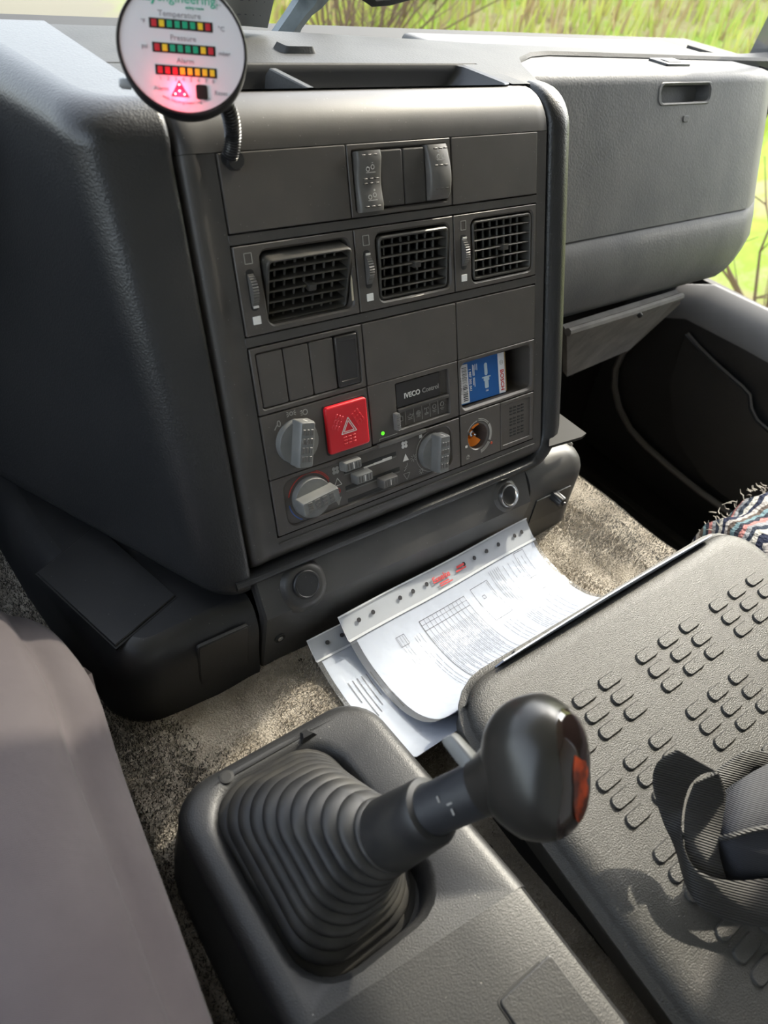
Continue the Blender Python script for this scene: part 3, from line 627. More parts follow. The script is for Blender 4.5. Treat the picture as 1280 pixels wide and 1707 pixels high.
# air vents
def vent(u, idx):
    lab = ['left air vent, its grille tipped forward, beside the headlight switches', 'middle air vent of the three, under the upper switch bank', 'right air vent, nearest the padded edge of the stack'][idx]
    t = mod('air_vent', lab, 'air vent', u, -.1358, 'air vents in the centre stack')
    b = MB(); b.cavity((0, .1138, 0, .0697), (.0225, .1085, .0055, .0640), .055, .001, .006, .0006, .0016, 5); b.build('bezel', M['module'], t)
    b = MB(); b.slab(.024, .107, .007, .0625, -.0555, -.0535, .004, .0005); b.build('duct_back', M['dark'], t)
    # marks
    b = lines2d(MB(), [(.0085, .0560, .0150, .0560), (.0150, .0560, .0150, .0640), (.0150, .0640, .0085, .0640), (.0085, .0640, .0085, .0560)], .0006, .0005); b.build('closed_mark', M['printd'], t)
    b = MB(); b.slab(.0078, .0150, .0085, .0150, 0, .0005, .0004, .0002); b.build('open_mark', M['white'], t)
    # thumbwheel in its slot
    b = MB(); b.slab(.0078, .0150, .0195, .0520, -.003, .0002, .003, .0001); b.build('wheel_slot', M['dark'], t)
    b = MB(); nrib = 44; prof = []
    for k in range(nrib * 2):
        a = 2 * math.pi * k / (nrib * 2); r = .0165 - (.0009 if k % 2 else 0); prof.append((r * math.cos(a), r * math.sin(a)))
    b.loft([[(.0088, .0357 + y, -.0095 + z) for y, z in prof], [(.0140, .0357 + y, -.0095 + z) for y, z in prof]], True, True, True)
    w = b.build('thumbwheel', M['rocker'], t, 20)
    ya = .0357 + (.0130 if idx else -.0130); b = MB(); b.slab(.0090, .0138, ya - .0009, ya + .0009, .0018, .0028, .0003, .0002); b.build('wheel_mark', M['print'], w)
    # barrel: rim, slats, vanes, tab; the left one is tipped down
    X0, X1, Y0, Y1 = .0240, .1070, .0070, .0625; xm, ym = (X0 + X1) / 2, (Y0 + Y1) / 2; hw, hh = (X1 - X0) / 2, (Y1 - Y0) / 2
    tip = math.radians((19, 5, 0)[idx])
    BM = T(xm, ym, -.012) @ Matrix.Rotation(tip, 4, 'X') @ T(0, 0, .012)
    b = MB(); o = (-hw, hw, -hh, hh); i = (-hw + .0028, hw - .0028, -hh + .0028, hh - .0028)
    L = [[(x, y, -.030) for x, y in rr(*o, .005, 5)], [(x, y, -.001) for x, y in rr(*o, .005, 5)], [(x, y, 0) for x, y in rr(o[0] + .001, o[1] - .001, o[2] + .001, o[3] - .001, .004, 5)], [(x, y, 0) for x, y in rr(i[0] - .0006, i[1] + .0006, i[2] - .0006, i[3] + .0006, .003, 5)], [(x, y, -.001) for x, y in rr(*i, .0026, 5)], [(x, y, -.030) for x, y in rr(*i, .0026, 5)]]
    b.loft(L); b.build('grille_frame', M['vent'], t, 40, matrix=BM)
    sm = MB(); sm.loft([[(-hw + .002, -.0009, -.022), (-hw + .002, -.0009, -.0015), (-hw + .002, 0, -.0003), (-hw + .002, .0009, -.0015), (-hw + .002, .0009, -.022)], [(hw - .002, -.0009, -.022), (hw - .002, -.0009, -.0015), (hw - .002, 0, -.0003), (hw - .002, .0009, -.0015), (hw - .002, .0009, -.022)]], True, True, True); sm = sm.mesh('slat', M['vent'])
    for k in range(5):
        o = bpy.data.objects.new('slat', sm); COL.objects.link(o); o.parent = t; o.matrix_local = BM @ T(0, -hh + (2 * hh) * (k + 1) / 6, 0)
    vm = MB(); vm.box(-.0009, .0009, -hh + .002, hh - .002, -.026, -.0055); vm = vm.mesh('vane', M['vane'])
    for k in range(8):
        o = bpy.data.objects.new('vane', vm); COL.objects.link(o); o.parent = t; o.matrix_local = BM @ T(-hw + 2 * hw * (k + .75) / 8.5, 0, 0) @ T(0, 0, -.02) @ Matrix.Rotation(math.radians(-26), 4, 'Y') @ T(0, 0, .02)
    b = MB(); L = []
    for z, a in ((-.010, .0035), (.0005, .0040), (.0022, .0034)): L.append([(x, y, z) for x, y in rr(-a, a, -a * .75, a * .75, .0008, 3)])
    b.loft(L, True, True, True); b.build('direction_tab', M['vent'], t, matrix=BM @ T(.002, -.001, 0))
    if idx == 0:
        b = MB(); b.loft([[(.1062, .012, .0004), (.1080, .012, .0004), (.1082, .030, .0004), (.1074, .034, .0004), (.1064, .026, .0004)], [(.1062, .012, .001), (.1080, .012, .001), (.1082, .030, .001), (.1074, .034, .001), (.1064, .026, .001)]], True, True, True); b.build('broken_edge', mat('bare pale foam', (.50, .44, .33), .8), t)
for k, u in enumerate((.0006, .1156, .2306)): vent(u, k)

# lower switch bank with four blanks
sb2 = mod('switch_bank', 'lower switch bank filled with four dark blank covers above the headlight knob', 'switches', .0006, -.2038)
b = MB(); b.cavity((0, .1138, 0, .0578), (.005, .1088, .0048, .053), .008, .001, .002, .0006, .0012); b.build('housing', M['module'], sb2)
for k in range(4):
    x = .0056 + k * .0259; b = MB(); b.slab(x, x + .0249, .0055, .0523, -.01, -.0005 + (.0006 if k == 3 else 0), .0018, .0012)
    o = b.build('switch_blank', M['gloss'] if k == 3 else M['module'], sb2)
    if k == 3: o['label'] = 'glossier dark blank with a framed window'; b = MB(); b.cavity((x + .001, x + .0239, .0065, .0513), (x + .0035, x + .0214, .011, .047), .0004, .001, .001, .0003, .0003, z=.0006, base=-.001); b.build('window_frame', M['gloss'], o)

# headlight switch plate
hp = mod('headlight_switch', 'headlight switch plate with a large grey turning knob and 0 mark', 'switch', .0006, -.2645)
b = MB(); b.slab(0, .1138, 0, .0597, -.012, 0, .001, .0008); b.build('plate', M['module'], hp)
kc = uv(493, 735, .0); kx, ky = kc.x - .0006, kc.y + .2645
def fin_knob(parent, x, y, r, ang, h, fin, name='knob'):
    b = MB(); b.lathe([(r, .0), (r, h * .28), (r * .965, h * .36)], 40)
    k = b.build(name, M['knob'], parent, 30, matrix=T(x, y, 0))
    b = MB(); L = []
    fw, fl = fin, r * .99
    for z, a, c in ((h * .30, 1.05, 1.0), (h * .80, 1.0, 1.0), (h * .95, .93, .975), (h, .82, .95)): L.append([(px, py, z) for px, py in rr(-fl * c, fl * (c * 1.08), -fw * a, fw * a, .0016, 4)])
    b.loft(L, True, True, True); b.build('grip_fin', M['knob'], k, 40, matrix=Matrix.Rotation(ang, 4, 'Z'))
    b = MB()
    for i in range(4):
        for j in range(3): b.slab(-fl * .72 + i * fl * .40, -fl * .72 + i * fl * .40 + fl * .26, (j - 1) * fw * .5 - fw * .18, (j - 1) * fw * .5 + fw * .18, h - .0008, h + .0006, .0004, .0003, 2, 1)
    b.build('fin_ribs', M['rocker'], k, 40, matrix=Matrix.Rotation(ang, 4, 'Z'))
    b = MB(); b.slab(fl * 1.074, fl * 1.09, -.0006, .0006, h * .55, h * .92, .0001, .0001, 1, 1)
    b.build('pointer', M['print'], k, matrix=Matrix.Rotation(ang, 4, 'Z')); return k
fin_knob(hp, kx, ky, .0205, math.radians(78), .020, .0078)
lettering('0', .0085, M['printd'], hp, kx - .0145, ky + .0200, .0005)
b = lines2d(MB(), [(kx - .0195, ky + .0155, kx - .0165, ky + .0195)], .0008, .0006)
b.build('position_mark', M['printd'], hp)
b = lines2d(MB(), ring(kx - .001, ky + .0262, .0016, 8) + [(kx - .0055, ky + .0285, kx - .0035, ky + .0272), (kx - .0055, ky + .0240, kx - .0035, ky + .0252), (kx + .0035, ky + .0285, kx + .0015, ky + .0272), (kx + .0035, ky + .0240, kx + .0015, ky + .0252), (kx - .0058, ky + .0262, kx - .0038, ky + .0262), (kx + .0038, ky + .0262, kx + .0018, ky + .0262)], .0007, .0006); b.build('sidelight_symbol', M['printd'], hp)
b = lines2d(MB(), ring(kx + .0132, ky + .0240, .0024, 10) + [(kx + .0085, ky + .0222 + .0018 * i, kx + .0103, ky + .0222 + .0018 * i) for i in range(3)], .0007, .0006); b.build('headlight_symbol', M['printd'], hp)
# hazard switch
hz = mod('hazard_switch', 'square red hazard warning button with a white triangle outline', 'switch', 0, 0)
c = [uv(x, y, 0) for x, y in ((537, 680), (608, 659), (614, 737), (546, 757))]
ux0 = (c[0].x + c[3].x) / 2; ux1 = (c[1].x + c[2].x) / 2; vy1 = (c[0].y + c[1].y) / 2; vy0 = (c[2].y + c[3].y) / 2; ux0 += .0005; ux1 -= .001
cu, cv = (ux0 + ux1) / 2, (vy0 + vy1) / 2; hz.matrix_world = PM @ T(cu, cv)
hw, hh = (ux1 - ux0) / 2, (vy1 - vy0) / 2
b = MB(); b.slab(-hw, hw, -hh, hh, -.004, .0045, .003, .0018, 5, 3); hb = b.build('button', M['redbtn'], hz)
b = MB(); b.slab(-hw - .0014, hw + .0014, -hh - .0014, hh + .0014, -.004, .0004, .003, .0003); b.build('button_gap', M['dark'], hz)
def tri(cx, cy, r): p = [(cx + r * math.cos(math.radians(a)), cy + r * math.sin(math.radians(a))) for a in (90, 210, 330)]; return [(*p[i], *p[(i + 1) % 3]) for i in range(3)]
b = lines2d(MB(), tri(0, -.001, .0098), .0008, .0048); lines2d(b, tri(0, -.001, .0066), .0006, .0048); b.build('triangle_print', M['print'], hb)
b = MB()
for ang in (150, 30, 270):
    for i in range(3):
        for j in range(3):
            k = len(b.v); b.slab(-.0021, .0021, -.0011, .0011, -.001, .0004, .0007, .0004, 3, 1); b.xf(Matrix.Rotation(math.radians(ang), 4, 'Z') @ T(.0100 + i * .0032, (j - 1) * .0050, .0045) @ Matrix.Rotation(math.radians(90), 4, 'Z'), k)
b.build('raised_ribs', M['redbtn'], hb)

# warning control unit
cu_ = mod('warning_control_unit', 'black control unit with a row of warning symbols and white lettering', 'control unit', .1158, -.2632)
b = MB(); b.cavity((0, .1136, 0, .0590), (.0325, .1010, .0065, .0535), .004, .001, .0012, .0006, .0012); ho = b.build('housing', M['module'], cu_)
b = MB(); b.slab(.0335, .090, .0285, .0530, -.004, -.0012, .0008, .0006); b.build('display_window', M['gloss'], cu_)
b = MB(); b.slab(.0335, .1000, .0235, .0275, -.004, .0012, .0006, .0012); b.build('ledge', M['fascia'], cu_)
lettering('IVECO', .0072, M['print'], cu_, .0530, .0385, -.0010, bold=True); lettering('Control', .0068, M['printd'], cu_, .0770, .0385, -.0010)
b = lines2d(MB(), [(.0445 + .0108 * i, .0080, .0445 + .0108 * i, .0225) for i in range(5)], .0005, -.0032); b.build('divider_lines', M['printd'], cu_)
def sym(parent, cx, cy, k, z):
    s = .0026
    if k == 0: g = [(cx - s, cy - s, cx + s, cy - s), (cx + s, cy - s, cx + s, cy + s * .7), (cx + s, cy + s * .7, cx - s, cy + s * .7), (cx - s, cy + s * .7, cx - s, cy - s), (cx - s * .3, cy + s * 1.2, cx + s * .5, cy + s * 1.2)]
    elif k == 1: g = [(cx - s * 1.3, cy, cx - s * .6, cy - s * .8), (cx - s * .6, cy - s * .8, cx + s * .7, cy - s * .8), (cx + s * .7, cy - s * .8, cx + s * 1.5, cy + s * .6), (cx - s * .8, cy + s * .3, cx + s * .8, cy + s * .3), (cx, cy + s * .3, cx, cy + s), (cx - s, cy - s * 1.4, cx + s, cy - s * 1.4)]
    elif k == 2: g = ring(cx, cy, s, 10) + ring(cx, cy, s * .5, 8) + [(cx - s, cy, cx + s, cy), (cx - s, cy - s * 1.4, cx + s, cy - s * 1.4)]
    elif k == 3: g = [(cx, cy - s, cx, cy + s), (cx - s, cy + s, cx + s, cy + s), (cx - s, cy - s, cx + s, cy - s), (cx - s, cy + s * .5, cx - s, cy + s * 1.4), (cx + s, cy + s * .5, cx + s, cy + s * 1.4), (cx - s, cy - s * 1.5, cx + s, cy - s * 1.5)]
    else: g = ring(cx, cy + s * .6, s * .9, 8) + [(cx - s, cy - s, cx + s, cy - s), (cx - s * .6, cy - s * 1.6, cx + s * .6, cy - s * 1.6)]
    b = lines2d(MB(), g, .0006, z); return b.build('warning_symbol', M['printd'], parent)
for i in range(6): sym(cu_, .0392 + .0107 * i + (.0008 if i else -.0008), .0160, i, -.0032)
b = MB(); b.slab(.0265, .0320, .0080, .0255, -.002, .0055, .0014, .0012); pb = b.build('slide_button', M['knob'], cu_)
b = MB()
for i in range(8): b.slab(.0272, .0313, .0098 + i * .0018, .0107 + i * .0018, .0054, .0058, .0002, .0002, 1, 1)
b.build('button_ribs', M['rocker'], pb)
b = MB(); b.lathe([(.0020, 0), (.0019, .0007), (.0010, .0011)], 14, .0125, .0085); b.build('green_lamp', M['green'], cu_)
b = lines2d(MB(), [(.008, .0035, .030, .0035), (.008, .0035, .008, .0012)], .0006, .0004); b.build('corner_line', M['printd'], cu_)

# pocket with its bulb carton
pk = mod('storage_pocket', 'small open pocket in the stack holding a blue bulb carton', 'pocket', .2307, -.2632)
b = MB(); b.cavity((0, .1138, 0, .0590), (.0045, .1090, .0050, .0540), .062, .001, .006, .0006, .0022, 5); b.build('pocket_shell', M['module'], pk, 30)
# carton: tilted, leaning in the pocket (local axes of the pocket)
CB = PM @ T(.2307, -.2632) @ T(.0075, .0072, -.007) @ Matrix.Rotation(math.radians(-1.0), 4, 'Z') @ Matrix.Rotation(math.radians(-5), 4, 'X')
bx = thing('bulb_carton', 'small blue and white lamp bulb carton lying in the stack pocket', 'box', CB)
cw_, ch_, cd_ = .0690, .0455, .046
b = MB(); b.slab(0, cw_, 0, ch_, -cd_, 0, .0004, .0004, 1, 1); b.build('carton', M['bosch'], bx)
b = MB(); b.slab(cw_ - .0105, cw_ - .0008, .0006, ch_ - .0006, 0, .0003, .0003, .0001, 1, 1); ws = b.build('white_band', M['carton'], bx)
lettering('BOSCH', .0072, M['inkred'], ws, cw_ - .0056, .0150, .0004, rot=-math.pi / 2, bold=True)
b = lines2d(MB(), ring(cw_ - .0056, .0345, .0024, 12) + [(cw_ - .0066, .0345, cw_ - .0046, .0345), (cw_ - .0066, .033, cw_ - .0066, .036), (cw_ - .0046, .033, cw_ - .0046, .036)], .0004, .0004); b.build('round_emblem', M['printd'], ws)
b = MB(); b.slab(.0012, .0135, .0012, ch_ - .003, 0, .0003, .0003, .0001, 1, 1); bc = b.build('barcode_label', M['carton'], bx)
rnd = random.Random(5); b = MB(); y = .0035
while y < ch_ - .006:
    w = rnd.choice((.0004, .0007, .0011)); b.slab(.0048, .0118, y, y + w, .0002, .00045, .0001, .0001, 1, 1); y += w + rnd.choice((.0005, .0009))
b.build('barcode', M['inkblk'], bc)
lettering('4 047024 846913', .0026, M['ink'], bc, .0028, .0205, .0004, rot=-math.pi / 2)
lettering('1 987 302 041', .0042, M['carton'], bx, .0162, .0245, .0003, rot=-math.pi / 2, bold=True)
b = MB()
for k, (x, y0, y1) in enumerate(((.0205, .028, .040), (.0222, .028, .039), (.0205, .018, .026), (.0222, .016, .026), (.0265, .033, .040), (.0240, .034, .040))): b.slab(x, x + .0008, y0, y1, 0, .0003, .0001, .0001, 1, 1)
b.build('small_print', M['carton'], bx)
b = MB(); bxm, bz = .0400, .0003
for (x0, x1, y0, y1, r) in ((bxm - .0022, bxm + .0022, .0250, .0385, .002), (bxm - .0065, bxm + .0065, .0225, .0240, .0005), (bxm - .0042, bxm + .0042, .0190, .0226, .001), (bxm - .0028, bxm + .0028, .0110, .0192, .001)): b.slab(x0, x1, y0, y1, 0, bz, r, .0001, 3, 1)
b.build('bulb_picture', mat('bulb picture', (.42, .52, .6), .5), bx); lettering('H4', .0032, M['carton'], bx, bxm, .0082, .0003)
b = MB(); b.slab(cw_ + .0001, cw_ + .0030, .001, ch_ - .001, -cd_ + .002, -.0015, .0010, .0004); b.build('open_flap', M['kraft'], bx)
# two black rubber grommets behind the carton
for k, (x, z, r) in enumerate(((.0815, -.030, .0145), (.0865, -.036, .0125))):
    gr = thing('rubber_grommet', ['black rubber ring tucked behind the bulb carton, nearer the carton', 'smaller black rubber ring tucked behind the bulb carton, further right'][k], 'grommet', PM @ T(.2307, -.2632) @ T(x, .0055 + r, z) @ Matrix.Rotation(math.radians(70), 4, 'Y'), 'rubber rings in the pocket')
    b = MB(); b.lathe([(r * .55, -.003), (r * .95, -.003), (r, -.001), (r, .001), (r * .95, .003), (r * .55, .003), (r * .5, 0), (r * .55, -.003)], 24, cap0=False, cap1=False); b.build('ring', M['rubber'], gr)

# climate panel
cl = mod('climate_panel', 'heater control panel with two grey knobs and three sliders at the bottom of the stack', 'control panel', .0006, -.3216)
W2, H2 = .2287, .0562
b = MB(); b.cavity((0, W2, 0, H2), (.012, W2 - .012, .0055, H2 - .0045), .0022, .001, .010, .0006, .0012, 6); b.build('plate', M['module'], cl)
def cp(x, y, w=0): q = uv(x, y, w); return q.x - .0006, q.y + .3216
ax_, ay_ = cp(519, 828); bx_, by_ = cp(723, 752)
ZF = -.0022
k1 = fin_knob(cl, ax_, ay_, .0200, math.radians(6), .020, .0072, 'temperature_knob'); k1.matrix_local = T(ax_, ay_, ZF)
k2 = fin_knob(cl, bx_, by_, .0195, math.radians(84), .020, .0072, 'fan_knob'); k2.matrix_local = T(bx_, by_, ZF)
b = lines2d(MB(), arcs(ax_, ay_, .0235, 20, 165, 24), .0009, ZF + .0005); lines2d(b, arcs(ax_, ay_, .0250, 25, 80, 10), .0008, ZF + .0005); b.build('red_arc', M['redprint'], cl)
b = lines2d(MB(), arcs(ax_, ay_, .0235, 185, 240, 12), .0009, ZF + .0005); b.build('blue_arc', M['blueprint'], cl)
b = lines2d(MB(), arcs(bx_, by_, .0225, 85, 260, 24), .0005, ZF + .0005); b.build('fan_arc', M['printd'], cl)
def tri_up(b, x, y, s, up, z): 
    k = 1 if up else -1; b.loft([[(x - s, y - k * s, z - .0003), (x + s, y - k * s, z - .0003), (x, y + k * s, z - .0003)], [(x - s, y - k * s, z), (x + s, y - k * s, z), (x, y + k * s, z)]], True, False, True); return b
def fan(b, x, y, s, z):
    for a in (45, 135, 225, 315): q = len(b.v); b.slab(s * .15, s, -s * .42, s * .42, -.0003, 0, s * .35, .0001, 3, 1); b.xf(T(x, y, z) @ Matrix.Rotation(math.radians(a), 4, 'Z'), q)
    return b
def star(x, y, s): return [(x + s * .35 * math.cos(a), y + s * .35 * math.sin(a), x + s * math.cos(a), y + s * math.sin(a)) for a in [math.pi / 4 * i for i in range(8)]]
x, y = cp(561, 785); fan(MB(), x, y, .0045, ZF + .0005).build('fan_symbol', M['printd'], cl)
x, y = cp(676, 742); fan(MB(), x, y, .0045, ZF + .0005).build('fan_symbol', M['print'], cl)
x, y = cp(565, 806); lines2d(MB(), tri(x, y, .0050), .0006, ZF + .0005).build('arrow_mark', M['print'], cl)
x, y = cp(678, 763); tri_up(MB(), x, y, .0038, True, ZF + .0005).build('arrow_mark', M['print'], cl)
x, y = cp(680, 793); lines2d(MB(), [(-a + 2 * x, -b_ + 2 * y, -c_ + 2 * x, -d_ + 2 * y) for a, b_, c_, d_ in tri(x, y, .0048)], .0006, ZF + .0005).build('arrow_mark', M['printd'], cl)
x, y = cp(566, 837); tri_up(MB(), x, y, .0042, False, ZF + .0005).build('arrow_mark', M['printd'], cl)
x, y = cp(565, 820); lines2d(MB(), ring(x, y, .0030, 10) + [(x - .003, y, x + .003, y)], .0006, ZF + .0005).build('air_symbol', M['redprint'], cl)
x, y = cp(679, 779); lines2d(MB(), arcs(x - .002, y + .003, .0035, -90, 20, 8) + [(x - .003, y - .004, x, y - .0015)], .0006, ZF + .0005).build('air_symbol', M['printd'], cl)
x, y = cp(691, 764); lines2d(MB(), star(x, y, .0042), .0006, ZF + .0005).build('frost_symbol', M['printd'], cl)
x, y = cp(704, 786); lines2d(MB(), star(x, y, .0034), .0006, ZF + .0005).build('frost_symbol', M['printd'], cl)
x, y = cp(703, 728); b = MB(); b.slab(x - .0018, x + .0018, y - .0018, y + .0018, ZF, ZF + .0005, .0002, .0001); b.build('off_mark', M['print'], cl)
# slider slots, scale bars, slider caps
for k, (pa, pb_, lab) in enumerate((((575, 787), (662, 757), 0), ((578, 815), (668, 782), 1), ((582, 836), (660, 806), 2))):
    xa, ya = cp(*pa); xb, yb = cp(*pb_); ym = (ya + yb) / 2
    b = MB(); b.slab(xa, xb, ym - .0020, ym + .0020, ZF - .001, ZF + .0003, .0004, .0002); b.build('slider_slot', M['dark'], cl)
    b = lines2d(MB(), [(xa, ym - .0034, xb, ym - .0034)], .0008, ZF + .0005); b.build('slot_line', M['knob'], cl)
for k, (px, py) in enumerate(((590, 776), (609, 797), (652, 804))):
    x, y = cp(px, py, .008); b = MB(); L = []
    for z, a, c in ((-.002, .0105, .0052), (.0085, .0098, .0048), (.0100, .0090, .0040)): L.append([(qx, qy, z + ZF) for qx, qy in rr(x - a, x + a, y - c, y + c, .0012, 3)])
    b.loft(L, True, True, True); s_ = b.build('slider', M['rocker'] if k == 2 else M['knob'], cl, 40)
    b = MB()
    for i in (-2, -1, 1, 2): b.slab(x + i * .0032 - .0006, x + i * .0032 + .0006, y - .0032, y + .0032, ZF + .0095, ZF + .0104, .0003, .0002, 1, 1)
    b.build('slider_ribs', M['module'], s_); b = MB(); b.slab(x - .0004, x + .0004, y - .003, y + .003, ZF + .0099, ZF + .0105, .0001, .0001, 1, 1); b.build('slider_mark', M['print'], s_)
b = MB()
for i, (px, py, h) in enumerate(((616, 778, .0016), (632, 772, .0022), (647, 766, .0030), )):
    x, y = cp(px, py); b.slab(x - .0058, x + .0058, y - h / 2, y + h / 2, ZF, ZF + .0006, .0002, .0001)
b.build('speed_bars', M['print'], cl)
# chrome-worn lip between control unit and climate panel
b = MB(); xa, ya = cp(630, 745); xb, yb = cp(708, 716); b.slab(xa, xb, (ya + yb) / 2 - .0022, (ya + yb) / 2 + .0020, -.002, .0024, .001, .001); b.build('top_lip', M['rocker'], cl)

# lighter socket and sounder grille
lg = mod('lighter_socket_plate', 'cigarette lighter socket with an orange inner ring beside a slotted sounder grille', 'socket', .2308, -.3216)
lx, ly, _ = uv(797, 727); lx -= .2308; ly += .3216
b = MB(); n = 6; r = .0145
b.loft([[(x, y, -.012) for x, y in rr(0, .0600, 0, .0570, .001, n)], [(x, y, -.0006) for x, y in rr(0, .0600, 0, .0570, .001, n)], [(x, y, 0) for x, y in rr(.0006, .0594, .0006, .0564, .001, n)], [(x, y, 0) for x, y in circ(lx, ly, r + .0012, n)], [(x, y, -.0012) for x, y in circ(lx, ly, r, n)], [(x, y, -.034) for x, y in circ(lx, ly, r * .92, n)]], True, False, True)
b.build('socket_plate', M['module'], lg)
for a0, a1 in ((50, 150), (215, 320)):
    b = MB(); L = []
    for k in range(13):
        a = math.radians(a0 + (a1 - a0) * k / 12); c_0, s_0 = math.cos(a), math.sin(a); L.append([(lx + q_ * r * c_0, ly + q_ * r * s_0, z_) for q_, z_ in ((.92, -.020), (.92, -.007), (.66, -.010), (.40, -.012), (.40, -.020))])
    b.loft(L, True, True, True); b.build('orange_segment', M['amberglass'], lg)
b = MB(); b.lathe([(r * .91, -.033), (r * .91, -.022), (r * .3, -.022)], 28, lx, ly, False, True); b.build('socket_floor', M['dark'], lg)
b = MB(); b.lathe([(.0046, -.023), (.0046, -.012), (.0036, -.0105), (.0018, -.0100), (.0016, -.006), (.0008, -.005)], 16, lx + .001, ly); b.build('centre_contact', M['chrome'], lg)
b = MB()
for (a0, a1, rr_, w) in ((95, 150, .0180, .0009), (38, 88, .0180, .0009), (38, 88, .0196, .0009), (-28, 32, .0188, .0032), (-80, -34, .0176, .0008), (-80, -34, .0190, .0008), (-80, -34, .0204, .0008)): lines2d(b, arcs(lx, ly, rr_, a0, a1, 12), w, .0005)
b.build('scale_arcs', M['printd'], lg)
b = MB(); b.slab(lx - .0195, lx - .0165, ly - .0085, ly - .0060, 0, .0005, .0004, .0001); b.build('square_mark', M['print'], lg)
b = MB(); b.lathe([(.0017, 0), (.0015, .0005)], 12, lx + .0200, ly - .0135); b.build('red_dot', mat('red dot', (.45, .07, .03), .5), lg)
b = lines2d(MB(), star(lx - .0165, ly - .0200, .0030), .0006, .0005); b.build('lamp_symbol', M['printd'], lg)
b = MB(); b.cavity((.0605, .1136, 0, .0570), (.0640, .1085, .0055, .0525), .0012, .001, .001, .0006, .0006); b.build('grille_plate', M['module'], lg)
b = MB()
for gx_ in range(2):
    for gy_ in range(3):
        for i in range(2):
            for j in range(3):
                x = .0760 + gx_ * .0125 + i * .0058; y = .0125 + gy_ * .0128 + j * .0036; b.slab(x, x + .0040, y, y + .0020, -.0013, -.0008, .0004, .0001, 2, 1)
b.build('sounder_slots', M['dark'], lg)

# ================================================================== CONSOLE BASE
cb = thing('console_base', 'black plastic base of the centre stack, standing on the carpet', 'console base', T(-.02, -.05, .5)); CI = cb.matrix_world.inverted()
def cpart(b, name, m, ang=35, parent=None): b.xf(CI); return b.build(name, m, parent or cb, ang)
# lower panel between the two ends
LP = [(-.06, .618), (-.1165, .612), (-.120, .607), (-.1395, .580), (-.1415, .576), (-.1405, .560), (-.137, .496)]
b = MB(); L = []
for x, e in ((-.2035, .010), (-.2025, .003), (-.2005, 0), (-.1, 0), (.0, 0), (.1, 0), (.1635, 0), (.1655, .003), (.1665, .010)): L.append([(x, y + e, z - e * .3) for y, z in LP])
b.loft(L, False); lp = cpart(b, 'lower_panel', M['baselt'], 25)
n_ = Vector((0, -.0277, .0195)).normalized(); up_ = Vector((0, .0195, .0277)).normalized()
def face_m(x, t, o=0):                                 # frame on the panel's slanted upper face
    p = Vector((x, -.120 - .0195 * t, .607 - .027 * t)) + n_ * o
    return Matrix(((1, 0, n_.x, p.x), (0, up_.y, n_.y, p.y), (0, up_.z, n_.z, p.z), (0, 0, 0, 1)))
cpt = onP(510, 974, Vector((0, -.13, .5935)) + n_ * .006, n_); FMc = face_m(0, .5, 0); loc = FMc.inverted() @ cpt
b = MB(); L = []
for k, (r, z) in enumerate(((.027, -.004), (.0215, .003), (.0195, .0052), (.0165, .0056))): L.append([(x, y, z) for x, y in rr(loc.x - r * 1.05, loc.x + r * 1.05, loc.y - .002 - r, loc.y - .002 + r, r * .9, 6)])
b.loft(L, True, False, True); b.xf(CI @ FMc); b.build('cap_boss', M['baselt'], lp, 40)
b = MB(); b.lathe([(.0145, .004), (.0145, .0085), (.0135, .0096), (.0122, .0099), (.0116, .0093), (.0, .0094)], 32, loc.x, loc.y, True, True); b.xf(CI @ FMc); b.build('round_cap', M['base'], lp, 30)
spt = onP(848, 826, Vector((0, -.13, .5935)) + n_ * .005, n_); loc = FMc.inverted() @ spt
b = MB(); L = []
for k, (r, z) in enumerate(((.023, -.003), (.0175, .002), (.0155, .003))): L.append([(x, y, z) for x, y in circ(loc.x, loc.y, r, 6)])
b.loft(L, True, False, True); b.xf(CI @ FMc); b.build('socket_boss', M['baselt'], lp, 40)
b = MB(); b.lathe([(.0140, .002), (.0142, .0065), (.0134, .0082), (.0116, .0080), (.0106, .0066), (.0104, .0032)], 36, loc.x, loc.y, False, False); b.xf(CI @ FMc); b.build('socket_ring', M['chrome'], lp, 40)
b = MB(); b.lathe([(.0105, .0032), (.0105, .0036), (.001, .0036)], 24, loc.x, loc.y); b.xf(CI @ FMc); b.build('socket_bore', M['dark'], lp)
q = onY(466, 1063, -.1395); b = MB(); b.lathe([(.0062, 0), (.0058, .0015), (.0040, .0015), (.0036, .0006)], 16); b.build('screw_cup', M['dark'], lp, matrix=CI @ Matrix.Translation(q) @ Matrix.Rotation(math.radians(90), 4, 'X'))
b = MB(); b.lathe([(.0032, 0), (.0030, .0022), (.0014, .0026), (.0012, .0016)], 14); b.build('screw', M['steel'], lp, matrix=CI @ Matrix.Translation(q) @ Matrix.Rotation(math.radians(90), 4, 'X'))
# left corner box
def arc2(cx, cy, r, a0, a1, n=8): return [(cx + r * math.cos(math.radians(a0 + (a1 - a0) * i / n)), cy + r * math.sin(math.radians(a0 + (a1 - a0) * i / n))) for i in range(n + 1)]
def lbox(ins, z, r=.04):
    pts = [(-.2065 - ins * .05, -.137 + ins), (-.25, -.1375 + ins)] + arc2(-.347 + r + ins * .2, -.137 + r, r - ins * .85, 270, 185, 8) + [(-.356 + ins, -.02), (-.366 + ins, .08), (-.372 + ins, .20), (-.2065, .20)]
    return [Vector((x, y, z)) for x, y in pts]
b = MB(); L = [lbox(-.004, .493), lbox(-.002, .51), lbox(0, .530), lbox(.0, .550)]
for i in range(1, 7): a = math.radians(90 * i / 6); L.append(lbox(.026 * (1 - math.cos(a)), .550 + .040 * math.sin(a)))
b.loft(L, True, False, True); bo = cpart(b, 'corner_box', M['base'], 50)
